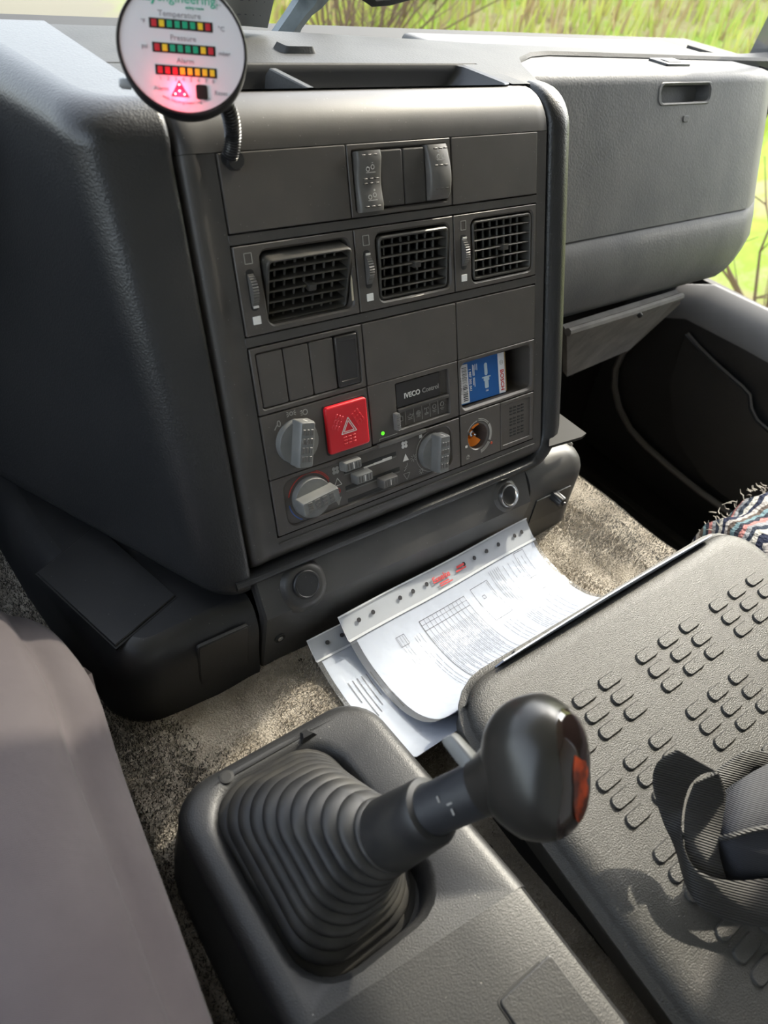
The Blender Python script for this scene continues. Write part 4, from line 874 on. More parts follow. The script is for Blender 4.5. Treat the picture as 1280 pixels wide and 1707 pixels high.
lidc = [onZ(x, y, .5925) for x, y in ((192, 1076), (292, 992), (160, 874), (62, 955))]
def shrink(p, k): c = sum(p, Vector()) / len(p); return [c + (q - c) * k for q in p]
b = MB(); b.loft([[Vector((p.x, p.y, .585)) for p in lidc], [Vector((p.x, p.y, .5915)) for p in lidc], [Vector((p.x, p.y, .5925)) for p in shrink(lidc, .985)]], True, True, True); b.xf(CI); bl = b.build('box_lid', M['base'], bo, smooth=False)
b = MB(); b.loft([[Vector((p.x, p.y, .5895)) for p in shrink(lidc, 1.035)], [Vector((p.x, p.y, .5904)) for p in shrink(lidc, 1.035)]], True, True, True); b.xf(CI); b.build('lid_gap', M['dark'], bo, smooth=False)
hp_ = [onY(x, y, -.1375) for x, y in ((332, 1080), (410, 1047), (412, 1108), (335, 1142))]
hx0, hx1 = min(p.x for p in hp_), max(p.x for p in hp_); hz0, hz1 = min(p.z for p in hp_), max(p.z for p in hp_)
HM = CI @ Matrix(((1, 0, 0, 0), (0, 0, -1, -.1375), (0, 1, 0, 0), (0, 0, 0, 1)))
b = MB(); b.slab(hx0 - .0012, hx1 + .0012, hz0 - .0012, hz1 + .0012, -.003, .0004, .003, .0002); b.build('hatch_gap', M['dark'], bo, matrix=HM)
b = MB(); b.slab(hx0, hx1, hz0, hz1, -.003, .0010, .0025, .0008); b.build('hatch', M['base'], bo, matrix=HM)
# right end
def rbox(ins, z, r=.035):
    x1 = .283
    pts = [(.1675, -.1375 + ins), (.22, -.1375 + ins)] + arc2(x1 - r - ins * .2, -.1375 + r, max(r - ins * .8, .002), 270, 355, 8) + [(x1 - ins, .0), (x1 - ins, .10), (.1675, .10)]
    return [Vector((x, y, z)) for x, y in pts]
b = MB(); L = [rbox(-.002, .493), rbox(0, .52), rbox(.001, .574)]
for i in range(1, 7): a = math.radians(90 * i / 6); L.append(rbox(.001 + .040 * (1 - math.cos(a)), .574 + .036 * math.sin(a)))
b.loft(L, True, False, True); re = cpart(b, 'end_piece', M['baselt'], 50)
hp_ = [onY(x, y, -.1385) for x, y in ((900, 822), (947, 795), (942, 845), (903, 868))]
hx0, hx1 = min(p.x for p in hp_), max(p.x for p in hp_) - .006; hz0, hz1 = min(p.z for p in hp_) + .006, min(.566, max(p.z for p in hp_))
b = MB(); b.slab(hx0, hx1, hz0, hz1, -.003, .0012, .001, .0005); b.build('knob_plate', M['base'], re, matrix=CI @ Matrix(((1, 0, 0, 0), (0, 0, -1, -.1375), (0, 1, 0, 0), (0, 0, 0, 1))))
q = onY(930, 832, -.146); b = MB(); pr = []
for k in range(24): a = 2 * math.pi * k / 24; r = .0078 if (k % 4) < 2 else .0070; pr.append((r * math.cos(a), r * math.sin(a)))
b.loft([[(x, y, -.010) for x, y in pr], [(x, y, .007) for x, y in pr], [(x * .85, y * .85, .009) for x, y in pr]], True, True, True); b.lathe([(.003, .008), (.0028, .0115), (.002, .012)], 10)
b.build('small_knob', M['conduit'], re, matrix=CI @ Matrix.Translation(q) @ Matrix.Rotation(math.radians(90), 4, 'X'))
# loose flap above it
fl_ = [onZ(x, y, z) for x, y, z in ((920, 680, .648), (977, 722, .643), (970, 728, .641), (915, 744, .640))]
b = MB(); b.loft([fl_, [p - Vector((0, 0, .004)) for p in fl_]], True, True, True); cpart(b, 'loose_flap', M['matrub'])
b = MB(); b.tube([onZ(938, 728, .632), onZ(944, 735, .626), onZ(952, 741, .618)], .0025, 8); cpart(b, 'flap_hinge', M['steel'])

# ================================================================== GEAR LEVER CONSOLE
GA = math.radians(5.7); GO = Vector((-.25, -.24, .56))
GM = Matrix(((1, 0, 0, GO.x), (0, math.cos(GA), math.sin(GA), GO.y), (0, -math.sin(GA), math.cos(GA), GO.z), (0, 0, 0, 1)))
gc = thing('gear_console', 'grey-black plastic gear lever console on the carpet beside the driver', 'gear console', GM)
def gl_(x, y, z): return (x, y, z)
def outl(x0, x1, y0, y1, rf, rb_, n=6):               # rounded front corners, tighter back corners, slanted back edge
    pts = []
    for cx, cy, r, a in ((x1 - rf, y1 - rf, rf, 0), (x0 + rf, y1 - rf, rf, 90), (x0 + rb_, y0 + rb_, rb_, 180), (x1 - rb_, y0 + rb_, rb_, 270)):
        for i in range(n + 1): t = math.radians(a + 90 * i / n); pts.append((cx + r * math.cos(t), cy + r * math.sin(t)))
    return [(x, y - (.10 * (x + .02) if y < -.12 else 0)) for x, y in pts]
b = MB(); L = []
X0, X1, Y0, Y1 = -.100, .0885, -.205, -.003
for z, ins in ((-.085, -.016), (-.05, -.011), (-.014, -.003)): L.append([(x, y, z) for x, y in outl(X0 + ins, X1 - ins, Y0, Y1 - ins * .6, .036 - ins, .0005)])
for i in range(1, 6): a = math.radians(90 * i / 5); ins = -.003 + .014 * (1 - math.cos(a)); L.append([(x, y, -.014 + .014 * math.sin(a)) for x, y in outl(X0 + ins, X1 - ins, Y0, Y1 - ins, .036 - ins, .0005)])
L.append([(x, y, 0) for x, y in outl(X0 + .0135, X1 - .0135, Y0 + .0025, Y1 - .0135, .024, .0005)])
rec = (-.077, .036, -.186, -.019)
for z, ins, r, tl in ((0, -.007, .040, 0), (-.0008, -.003, .036, .1), (-.0016, 0, .034, .3), (-.004, .003, .031, 1)): L.append([(x, y, z - tl * .16 * max(0, -.02 - y)) for x, y in rr(rec[0] + ins, rec[1] - ins, rec[2] + ins, rec[3] - ins, r, 6)])
b.loft(L, True, False, True); b.build('console_top', M['gear'], gc, 40)
# rear part behind the crease, falling away a little
b = MB(); L = []
for y, dz in ((0, 0), (-.08, -.010), (-.2, -.026), (-.36, -.05)):
    def yy(x): return -.205 - .10 * (x + .02) + y
    pr = [(X0 - .016, -.085), (X0 - .011, -.05), (X0 - .003, -.014), (X0 + .0008, -.006), (X0 + .005, -.0018), (X0 + .011, 0), (-.03, 0), (.03, 0), (X1 - .011, 0), (X1 - .005, -.0018), (X1 - .0008, -.006), (X1 + .003, -.014), (X1 + .011, -.05), (X1 + .016, -.085)]
    L.append([(x, yy(x), z + (dz if z > -.04 else 0)) for x, z in pr])
b.loft(L, False); b.build('console_rear', M['gear'], gc, 28)
def rear_m(x, y):                                     # frame on the rear slope
    s = .010 / .08; p = Vector((x, y, -(abs(y + .205 + .1 * (x + .02))) * s)); ey = Vector((0, 1, s)).normalized(); ez = Vector((0, -s, 1)).normalized()
    return Matrix(((1, 0, 0, p.x), (0, ey.y, ez.y, p.y), (0, ey.z, ez.z, p.z), (0, 0, 0, 1)))
b = MB(); b.slab(0, .050, -.056, 0, -.002, .0018, .003, .0012); b.build('blank_flap', M['gear'], gc, matrix=rear_m(.020, -.258))
b = MB(); b.slab(-.0015, .0515, -.0575, .0015, -.002, .0005, .004, .0003); b.build('flap_gap', M['dark'], gc, matrix=rear_m(.020, -.258))
b = MB(); b.slab(0, .050, -.056, 0, -.002, .0018, .003, .0012); b.build('blank_flap', M['gear'], gc, matrix=rear_m(-.045, -.262))
b = MB(); b.loft([[(-.008, 0, 0), (.008, 0, 0), (.004, .010, 0), (-.003, .010, 0)], [(-.005, .001, .004), (.005, .001, .004), (.003, .007, .0015), (-.002, .007, .0015)]], True, True, True); b.build('moulded_tab', M['gear'], gc, matrix=T(.022, -.022, 0))
b = MB(); b.lathe([(.006, .0003), (.004, .0006)], 14); b.build('screw_hole', M['dark'], gc, matrix=T(-.052, -.0145, 0))

gv = thing('gear_lever', 'gear lever with ribbed rubber boot and polished black knob with amber badge', 'gear lever', GM @ T(-.021, -.100, -.017)); VI = gv.matrix_world.inverted()
base_c = GM @ Vector((-.022, -.101, -.0165)); gzv = (GM.to_3x3() @ Vector((0, -.16, 1))).normalized(); gxv = Vector((1, 0, 0)); gyv = gzv.cross(gxv)
C0 = CW + ray(648, 1392) * .488; C1 = CW + ray(722, 1349) * .462; K = CW + ray(889, 1274) * .428
ld = (C1 - C0).normalized(); ld2 = (K - C1).normalized()
b = MB(); L = []; NR = 10; STEP = 8; n = 10
q1 = base_c + gzv * .045 + (C0 - base_c) * .12
for i in range(NR * STEP + 1):
    t = i / (NR * STEP); c = base_c * (1 - t) ** 2 + q1 * 2 * t * (1 - t) + C0 * t * t
    zdir = gzv.lerp(ld, t ** .9).normalized(); xdir = (gxv - zdir * gxv.dot(zdir)).normalized(); ydir = zdir.cross(xdir)
    sh = t ** .85
    hx = .0545 * (1 - sh) + .0245 * sh; hy = .0800 * (1 - sh) + .0245 * sh; r = min(hx, hy) * (.62 + .38 * min(1, t * 1.3))
    rip = .0062 * (1 - .45 * t) * (abs(math.cos(math.pi * i / STEP)) ** .7 - .7) if 0 < i < NR * STEP else 0
    L.append([c + xdir * x + ydir * y for x, y in rr(-hx - rip, hx + rip, -hy - rip, hy + rip, r + rip, n)])
b.loft(L, True, False, False); b.xf(VI); b.build('rubber_boot', M['rubber'], gv, 75)
def lathe_axis(b, pts, n=32):                          # rings around a polyline [(point, radius)]
    L = []
    for i, (p, r) in enumerate(pts):
        d = (pts[min(i + 1, len(pts) - 1)][0] - pts[max(i - 1, 0)][0]).normalized(); u = (gxv - d * gxv.dot(d)).normalized(); w = d.cross(u)
        L.append([p + (u * math.cos(2 * math.pi * k / n) + w * math.sin(2 * math.pi * k / n)) * r for k in range(n)])
    b.loft(L, True, True, True); return b
b = MB(); D = C1 - C0
lathe_axis(b, [(C0 - D * .10, .0215), (C0, .0245), (C0 + D * .06, .0252), (C0 + D * .82, .0226), (C0 + D * .93, .0224), (C0 + D * .98, .0214), (C0 + D * 1.0, .0175)]); b.xf(VI); b.build('boot_collar', M['rubber'], gv, 40)
b = MB(); E_ = K - C1; lathe_axis(b, [(C1 - E_ * .05, .0166), (C1 + E_ * .30, .0168), (C1 + E_ * .55, .0172)]); b.xf(VI); sh_ = b.build('shaft_sleeve', M['shaft'], gv, 40)
b = MB()
for (f0, dx, dy, w, h) in ((.22, -.004, .0, .004, .0012), (.30, .001, .0, .0012, .004), (.30, .006, .0, .004, .0012)):
    q = C1 + E_ * f0; tocam = (CW - q).normalized(); d = ld2; up2 = (tocam - d * tocam.dot(d)).normalized(); sd = d.cross(up2)
    o = q + up2 * .0169 + sd * dx; b.loft([[o + d * a * h + sd * c * w for a, c in ((-.5, -.5), (.5, -.5), (.5, .5), (-.5, .5))], [o + up2 * .0003 + d * a * h + sd * c * w for a, c in ((-.5, -.5), (.5, -.5), (.5, .5), (-.5, .5))]], True, True, True)
b.xf(VI); b.build('worn_marks', M['printd'], sh_, smooth=False)
# knob: rounded grip, long across the lever
tcam = (CW - K).normalized()
ka = ((cx_ * math.cos(math.radians(14)) + cy_ * math.sin(math.radians(14))) * .83 + tcam * .60).normalized(); kb = -cy_ + cx_ * .05; kb = (kb - ka * kb.dot(ka)).normalized(); kc_ = ka.cross(kb).normalized()
if kc_.dot(CW - K) < 0: kc_ = -kc_
AX, BX, CX = .0315, .0425, .0300
def knob_pt(th, ph, k=1.0):                            # th from +ka pole, ph around
    x = math.cos(th); r = math.sin(th); y = math.cos(ph) * r; z = math.sin(ph) * r
    e = 2.5; s_ = (abs(x) ** e + abs(y) ** e + abs(z) ** e) ** (-1 / e); x, y, z = x * s_, y * s_, z * s_
    by = 1 - .16 * max(0, -x) - .10 * max(0, y) * max(0, x); bz = 1 - .12 * max(0, -x)
    return K + ka * x * AX * k * (1.0 + .10 * max(0, -y)) + kb * y * BX * by * k + kc_ * z * CX * bz * k
b = MB(); N1, N2 = 28, 40
b.loft([[knob_pt(math.pi * (i + .02) / N1, 2 * math.pi * j / N2) for j in range(N2)] for i in range(N1)] + [[knob_pt(math.pi * .9995, 2 * math.pi * j / N2) for j in range(N2)]], True, True, True)
lathe_axis(b, [(C1 + E_ * .50, .0180), (C1 + E_ * .60, .0195), (C1 + E_ * .70, .0225), (C1 + E_ * .82, .026), (C1 + E_ * 1.0, .024)])
b.xf(VI); kn = b.build('knob', M['knobblk'], gv, 180)
def cap_patch(a_max, b0, b1, k, nr=8, npt=36):         # elliptic patch around the +ka pole
    L = []
    for i in range(nr + 1):
        f = max(i / nr, .02); row = []
        for j in range(npt):
            ph = 2 * math.pi * j / npt; th = f * a_max * (b0 + (b1 - b0) * abs(math.cos(ph)) ** 1.5); row.append(knob_pt(th, ph, k))
        L.append(row)
    return L
tilt = .0
b = MB(); Lp = cap_patch(1.0, .60, 1.0, 1.012); b.loft(Lp + [[knob_pt(1.0 * (.60 + .40 * abs(math.cos(2 * math.pi * j / 36)) ** 1.5) * 1.05, 2 * math.pi * j / 36, .985) for j in range(36)]], True, True, False); b.xf(VI); bd = b.build('badge', M['knobins'], kn, 60)
b = MB(); b.loft([[p + ka * .0012 - kb * .003 + kc_ * .002 for p in row] for row in cap_patch(.62, .55, .85, .985)], True, True, True); b.xf(VI); b.build('amber_mark', M['amber'], bd, 60)
# range tab on the sleeve
q = C1 + E_ * .52; tc0 = (-cy_ - ld2 * (-cy_).dot(ld2)).normalized(); 
b = MB(); o = q + tc0 * .015; sx = ld2; sy = tc0; sz = sx.cross(sy)
L = []
for h, w, d in ((0, .0055, .0055), (.010, .0055, .0050), (.019, .0052, .0042), (.0215, .0042, .0034)): L.append([o + sy * h + sx * (x - h * .28) + sz * y for x, y in rr(-w, w, -d, d, .0018, 3)])
b.loft(L, True, True, True); b.xf(VI); b.build('range_tab', M['knob'], gv, 40)

# ================================================================== FOLDED MIDDLE SEAT BACK (tray with raised pads)
LA = math.radians(-8.5); LO = Vector((0, -.34, .60))
LM = Matrix(((1, 0, 0, LO.x), (0, math.cos(LA), math.sin(LA), LO.y), (0, -math.sin(LA), math.cos(LA), LO.z), (0, 0, 0, 1)))
ls = thing('folded_seat_back', 'folded middle seat back forming a textured black tray with raised oblong pads', 'seat back', LM)
LX0, LX1, LY0, LY1 = -.108, .330, -.52, .024
b = MB(); L = []
for z, ins in ((-.050, -.008), (-.022, -.012), (-.019, -.016), (-.015, -.016), (-.013, -.010)): L.append([(x, y, z) for x, y in rr(LX0 + ins, LX1 - ins, LY0 + ins, LY1 - ins, .040 - ins, 6)])
for i in range(0, 7): a = math.radians(90 * i / 6); ins = -.008 + .020 * (1 - math.cos(a)); L.append([(x, y, -.011 + .011 * math.sin(a)) for x, y in rr(LX0 + ins, LX1 - ins, LY0 + ins, LY1 - ins, .040 - ins * .5, 6)])
b.loft(L, True, True, True); b.build('tray_shell', M['lid'], ls, 60)
pm = MB(); L = []
for z, ins in ((-.0005, 0), (.0012, .0002), (.0022, .0010)): L.append([(x, y, z) for x, y in rr(-.0138 + ins, .0138 - ins, -.0060 + ins, .0060 - ins, .0052 - ins, 4)])
pm.loft(L, True, False, True); pm = pm.mesh('tray_pad', M['lid'])
for cxp in (-.0095, .118, .2435):
    for cyp in (-.0505, -.1145, -.1785, -.2425):
        for i in (-1, 0, 1):
            for j in (-1, 0, 1):
                o = bpy.data.objects.new('tray_pad', pm); COL.objects.link(o); o.parent = ls; o.location = (cxp + i * .0358, cyp + j * .0167, 0)
for x in (-.012, .09): 
    b = MB(); b.slab(x - .020, x + .020, -.003, .003, -.004, .003, .001, .001); b.build('front_clip', M['lid'], ls, matrix=T(0, LY1 + .010, -.010))
# seat cushion box under the tray
b = MB(); b.slab(-.105, .325, -.50, .002, -.110, -.045, .03, .01); b.build('seat_base', M['matrub'], ls)

def lidp(x, y, h):                                     # point above the tray seen at a pixel
    o = LM @ Vector((0, 0, h)); n = LM.to_3x3() @ Vector((0, 0, 1)); return onP(x, y, o, n)
def spline(pts, n):
    out = []
    for i in range(len(pts) - 1):
        p0, p1, p2, p3 = pts[max(i - 1, 0)], pts[i], pts[i + 1], pts[min(i + 2, len(pts) - 1)]
        for k in range(n):
            t = k / n; out.append(.5 * (p1 * 2 + (p2 - p0) * t + (p0 * 2 - p1 * 5 + p2 * 4 - p3) * t * t + (p1 * 3 - p0 - p2 * 3 + p3) * t ** 3))
    out.append(pts[-1].copy()); return out
def ribbon(name, left, right, m, parent, th=.0013):
    A, B = spline(left, 7), spline(right, 7); b = MB(); L = []
    for i in range(len(A)):
        d = (A[min(i + 1, len(A) - 1)] - A[max(i - 1, 0)]); w = B[i] - A[i]; n = d.cross(w).normalized() * th
        L.append([A[i], A[i].lerp(B[i], .06) + n, A[i].lerp(B[i], .5) + n, A[i].lerp(B[i], .94) + n, B[i], A[i].lerp(B[i], .94) - n, A[i].lerp(B[i], .5) - n, A[i].lerp(B[i], .06) - n])
    b.loft(L, True, True, True); return b.build(name, m, parent, 60)
sbt = thing('seat_belt', 'black webbing seat belt bunched in a loop on the folded seat back', 'seat belt', LM @ T(.03, -.13, 0)); SI = sbt.matrix_world.inverted()
def lp3(l): return [SI @ lidp(*q) for q in l]
ribbon('belt_loop', lp3([(1330, 1545, .016), (1280, 1546, .016), (1225, 1538, .014), (1172, 1516, .012), (1146, 1480, .012), (1128, 1420, .016), (1105, 1370, .026), (1088, 1310, .045), (1095, 1272, .062), (1128, 1249, .074)]),
       lp3([(1330, 1462, .030), (1280, 1464, .032), (1230, 1468, .032), (1185, 1462, .030), (1152, 1440, .030), (1137, 1400, .032), (1138, 1350, .040), (1150, 1310, .052), (1172, 1290, .064), (1196, 1287, .070)]), M['strap'], sbt)
ribbon('belt_return', lp3([(1156, 1306, .054), (1143, 1345, .040), (1140, 1390, .030), (1145, 1432, .022), (1160, 1470, .016)]),
       lp3([(1198, 1288, .068), (1210, 1325, .054), (1204, 1370, .042), (1198, 1415, .034), (1210, 1462, .024)]), M['strap'], sbt)
ribbon('belt_tail', lp3([(1185, 1290, .012), (1215, 1268, .018), (1245, 1252, .026), (1285, 1255, .026), (1340, 1275, .02)]), lp3([(1200, 1330, .006), (1232, 1312, .010), (1262, 1290, .016), (1290, 1300, .014), (1345, 1320, .01)]), M['strap'], sbt)
# padded sleeve lying over the belt
pdv = thing('belt_pad', 'navy padded fabric sleeve with piping, lying beside the belt loop', 'belt pad', LM @ T(.05, -.2, 0)); PI_ = pdv.matrix_world.inverted()
topl = [(1188, 1395, .018), (1200, 1345, .030), (1235, 1300, .040), (1290, 1268, .044), (1350, 1240, .044)]
midl = [(1186, 1400, .030), (1215, 1395, .042), (1250, 1385, .048), (1300, 1378, .050), (1360, 1372, .050)]
botl = [(1196, 1425, .016), (1225, 1458, .020), (1255, 1466, .024), (1300, 1462, .026), (1360, 1455, .026)]
def lay(l): return spline([PI_ @ lidp(*q) for q in l], 6)
a_, m_, c_ = lay(topl), lay(midl), lay(botl); b = MB()
dn = Vector((0, 0, -.018)); b.loft([a_, [p.lerp(q, .5) + Vector((0, 0, .004)) for p, q in zip(a_, m_)], m_, [p.lerp(q, .5) + Vector((0, 0, .003)) for p, q in zip(m_, c_)], c_, [p + dn for p in c_], [p + dn for p in a_], a_], False); b.build('pad_body', M['sleevefab'], pdv, 70)
b = MB(); b.tube([p + Vector((0, 0, .001)) for p in m_], .0022, 8); b.build('piping', M['strap'], pdv)

# ================================================================== DOCUMENTS
def sheet_surface(A, B, prof, twist=0.0):
    A, B = Vector(A), Vector(B); ab = (B - A); cr = Vector((ab.y, -ab.x, 0)).normalized()
    if cr.y > 0: cr = -cr
    P2 = spline([Vector((h, z, 0)) for h, z in prof], 6)
    acc = [0]
    for p, q in zip(P2, P2[1:]): acc.append(acc[-1] + (q - p).length)
    tot = acc[-1]
    def f(s, t, off=0.0):
        d = t * tot; i = 0
        while i < len(acc) - 2 and acc[i + 1] < d: i += 1
        k = (d - acc[i]) / max(acc[i + 1] - acc[i], 1e-9); h = P2[i].lerp(P2[i + 1], k); tg = (P2[i + 1] - P2[i]).normalized()
        p = A + ab * s + cr * h.x; p.z = h.y + twist * s * t + .0012 * math.sin(s * 9 + t * 5) + (A.z - prof[0][1]) * (1 - t)
        return p + (Vector((0, 0, 1)) * tg.x - cr * tg.y).normalized() * off
    return f, tot, ab.length
def sheet(f, s0, s1, t0, t1, off, ns=18, nt=22, th=.0004):
    b = MB(); b.loft([[f(s0 + (s1 - s0) * i / ns, t0 + (t1 - t0) * j / nt, off) for i in range(ns + 1)] for j in range(nt + 1)], False); k = len(b.v)
    b.loft([[f(s0 + (s1 - s0) * i / ns, t0 + (t1 - t0) * j / nt, off - th) for i in range(ns + 1)] for j in range(nt + 1)], False); return b
def strokes(f, rects, off):
    b = MB()
    for (s0, s1, t0, t1) in rects:
        n = max(1, int((t1 - t0) / .04)); m = max(1, int((s1 - s0) / .08))
        b.loft([[f(s0 + (s1 - s0) * i / m, t0 + (t1 - t0) * j / n, off) for i in range(m + 1)] for j in range(n + 1)], False)
    return b
def frame_r(s0, s1, t0, t1, ws=.0018, wt=.003): return [(s0, s0 + ws, t0, t1), (s1 - ws, s1, t0, t1), (s0, s1, t0, t0 + wt), (s0, s1, t1 - wt, t1)]
# lower sleeve
def docs(name, label, A, B, prof, paper_s, prints, group, red=False):
    f, tot, ln = sheet_surface(A, B, prof); t = thing(name, label, 'documents', T(*((Vector(A) + Vector(B)) / 2)), group); I = t.matrix_world.inverted()
    b = sheet(f, paper_s[0], paper_s[1], .125, .985, 0); b.xf(I); pg_ = b.build('paper', M['paper'], t, 180)
    b = sheet(f, 0, 1, .0, 1.0, .0012, th=.0001); b.xf(I); fm = b.build('plastic_sleeve', M['film'], t, 180)
    b = sheet(f, 0, 1, .0, .125, -.0003, nt=6, th=.0003); b.xf(I); st_ = b.build('punched_strip', M['strip'], t, 180)
    b = strokes(f, [(.0, 1, .118, .130), (0, 1, .0, .006)], .0016); b.xf(I); b.build('weld_seam', M['seam'], fm, 180)
    for s in (.07, .135, .265, .33, .40, .60, .66, .73, .80, .90, .945):
        w = .0085; hl_ = MB(); hl_.loft([[f(s + w * math.cos(a) , .058 + w * 1.35 * math.sin(a), o_) for a in [2 * math.pi * k / 12 for k in range(12)]] for o_ in (.0012, .0016)], True, True, True)
        hl_.xf(I); hl_.build('punch_hole', M['inkblk'], st_, smooth=False)
    if prints:
        b = strokes(f, prints, .0004); b.xf(I); b.build('form_print', M['ink'], pg_, 180)
    if red:
        for k, (s, tx, sz) in enumerate(((.475, 'Esselte', .0095), )):
            p = f(s, .060, .0018); ex = (f(s + .02, .06, .0018) - f(s - .02, .06, .0018)).normalized(); ey = (f(s, .04, .0018) - f(s, .08, .0018)).normalized(); ez = ex.cross(ey)
            tb = text_mb(tx, sz, bold=True); tb.build('red_logo', M['inkred'], st_, smooth=False, matrix=I @ Matrix(((ex.x, ey.x, ez.x, p.x), (ex.y, ey.y, ez.y, p.y), (ex.z, ey.z, ez.z, p.z), (0, 0, 0, 1))))
        b = strokes(f, [(.455, .505, .085, .092), (.455, .52, .097, .103), (.56, .60, .05, .062), (.55, .605, .070, .078)], .0018); b.xf(I); b.build('red_lines', M['inkred'], st_, smooth=False)
    return t, f
M['strip'] = mat('translucent punched strip', (0.50, 0.51, 0.54), 0.3)
M['seam'] = mat('sleeve weld seam', (0.52, 0.54, 0.57), 0.4)
rnd = random.Random(21)
pr_low = [(-.137 + .137, .532), (.02, .518), (.045, .508), (.08, .504), (.11, .508), (.135, .520), (.152, .540), (.163, .562)]
A2 = onZ(510, 1076, .520); B2 = onZ(836, 878, .555)
pl = []
for s in [.06 + .02 * k for k in range(12)]: pl.append((s, s + .004, .30, .30 + rnd.uniform(.1, .3)))
dA, fA = docs('document_sleeve', 'lower clear document sleeve, sticking out to the left under the other one', (A2.x, A2.y, .528), (B2.x, B2.y - .008, .528), [(0, .528), (.02, .515), (.05, .5065), (.085, .505), (.115, .509), (.14, .520), (.158, .536), (.172, .556)], (.02, .985), pl, 'punched document sleeves')
# upper sleeve with the form
pr = []; word = []
def textline(s, t0, t1, w=.0015):
    t = t0
    while t < t1:
        l = rnd.uniform(.02, .07); pr.append((s, s + w, t, min(t + l, t1))); t += l + .008
for s in (.175, .187, .199): textline(s, .22, .40)
pr += frame_r(.17, .21, .215, .27)
for s in [.24, .252, .268]: textline(s, .25, .62)
for k in range(11):
    s = .30 + k * .021; textline(s, .30, rnd.uniform(.5, .66)); textline(s + .008, .30, rnd.uniform(.4, .62))
    pr.append((s - .005, s - .0035, .20, .66))
pr += frame_r(.293, .53, .20, .665); pr += [(.293, .53, .255, .258), (.293, .53, .225, .227)]
pr += frame_r(.57, .665, .19, .40); pr += frame_r(.60, .615, .25, .27)
textline(.655, .20, .38)
for s in (.58, .60, .62, .64): textline(s, .43, .60, .0018)
for s in (.69, .70, .712, .722, .734, .744): textline(s, .16, .88, .0018)
for s in (.77, .80, .83, .86, .885): textline(s, .17, rnd.uniform(.5, .85), .0018)
pr += frame_r(.85, .91, .14, .30); pr += frame_r(.86, .89, .38, .43)
for k in range(8):
    for t in (.72, .84):
        s = .27 + k * .036; pr += frame_r(s, s + .012, t, t + .035); 
    pr.append((.283 + k * .036, .2845 + k * .036, .68, .92))
for t in (.68, .80, .92): pr.append((.26, .55, t, t + .003))
for s in (.20, .212, .224, .236, .60, .612, .70): textline(s, .70, .95, .0018)
A3 = onZ(563, 1029, .545); B3 = onZ(876, 864, .545)
dB, fB = docs('document_sleeve', 'upper clear document sleeve holding a printed form with tick boxes', (A3.x, A3.y, .545), (B3.x, B3.y, .545), [(0, .545), (.018, .530), (.045, .516), (.08, .511), (.11, .515), (.132, .527), (.150, .548), (.163, .578), (.170, .598)], (.03, .985), pr, 'punched document sleeves', True)
# loose papers standing against the tray's front edge
b = MB(); L = []
for i in range(13):
    s = i / 12; x = -.055 + .335 * s; lift = .004 + .008 * math.sin(s * 3.1)
    L.append([(x, -.296 - .004 * s, .565 + .014 * s), (x, -.303 - .003 * s, .590 + .008 * s), (x, -.309, .606 + lift * .6), (x, -.3105, .606 + lift * .6), (x, -.3045 - .003 * s, .590 + .008 * s), (x, -.2975 - .004 * s, .565 + .014 * s)])
b.loft(L, True, True, True); o = b.build('loose_papers', M['paper'], None, 60); tag(o, 'bluish loose papers standing against the front edge of the tray', 'paper')

# ================================================================== ROUND GAS GAUGE
GC = CW + ray(305, 80) * .452
gx1 = Vector((0.90926, -0.41539, 0.02650)); gy1 = Vector((0.21030, 0.51341, 0.83198)); gzn = Vector((-0.35920, -0.75091, 0.55418))
gm = Matrix(((gx1.x, gy1.x, gzn.x, GC.x), (gx1.y, gy1.y, gzn.y, GC.y), (gx1.z, gy1.z, gzn.z, GC.z), (0, 0, 0, 1))) @ Matrix.Scale(.915, 4)
ga = thing('gas_gauge', 'round white warning gauge with coloured light bars and a glowing red triangle', 'gauge', gm)
R = .0442
b = MB(); b.lathe([(R * .80, -.022), (R * .93, -.020), (R * .99, -.012), (R * 1.0, .0005), (R * .985, .0018), (R * .955, .0018), (R * .945, .0006)], 64, cap0=True, cap1=False); b.build('housing', M['gblack'], ga, 30)
b = MB(); b.lathe([(R * .955, -.002), (R * .955, .0006), (.001, .0006)], 64); b.build('face', M['gauge'], ga, 30)
def bar(y, cols, x0=-.0205, w=.0425, name='light_bar', dx=0):
    b = MB(); b.slab(x0 + dx, x0 + w + dx, y - .0032, y + .0032, .0004, .0009, .0003, .0001); br = b.build(name, M['gblack'], ga)
    for i, c in enumerate(cols):
        xx = x0 + dx + .0006 + i * (w - .0012) / 8; b = MB(); b.slab(xx + .0009, xx + (w - .0012) / 8 - .0009, y - .0022, y + .0022, .0008, .0012, .0003, .0002); b.build('light_segment', M['led' + c], br)
bar(.0142, 'RYGGGGYR', dx=-.001); bar(-.0010, 'RYGGGGYR'); bar(-.0152, 'RRRYYYYY', dx=.001, w=.0415)
for s, sz, x, y in (('Temperature', .0054, -.001, .0205), ('Pressure', .0050, .0005, .0058), ('Alarm', .0048, .001, -.0087), ('°F', .0036, -.0255, .0147), ('°C', .0044, .0268, .0137), ('psi', .0040, -.0255, -.0008), ('mbar', .0040, .0280, -.0020), ('Alarm', .0040, -.0165, -.0272), ('Reset', .0040, .0240, -.0280)):
    lettering(s, sz, M['gtext'], ga, x, y, .0008)
for i in range(8): lettering(str(i + 1), .0036, M['gtext'], ga, -.0165 + i * .0051, -.0206, .0008)
lettering('hay', .0092, M['ggreen'], ga, -.0215, .0310, .0008, bold=True); lettering('engineering.', .0086, M['ggreen'], ga, .0050, .0308, .0008)
lettering('safety made', .0026, M['ggreen'], ga, .0095, .0255, .0008)
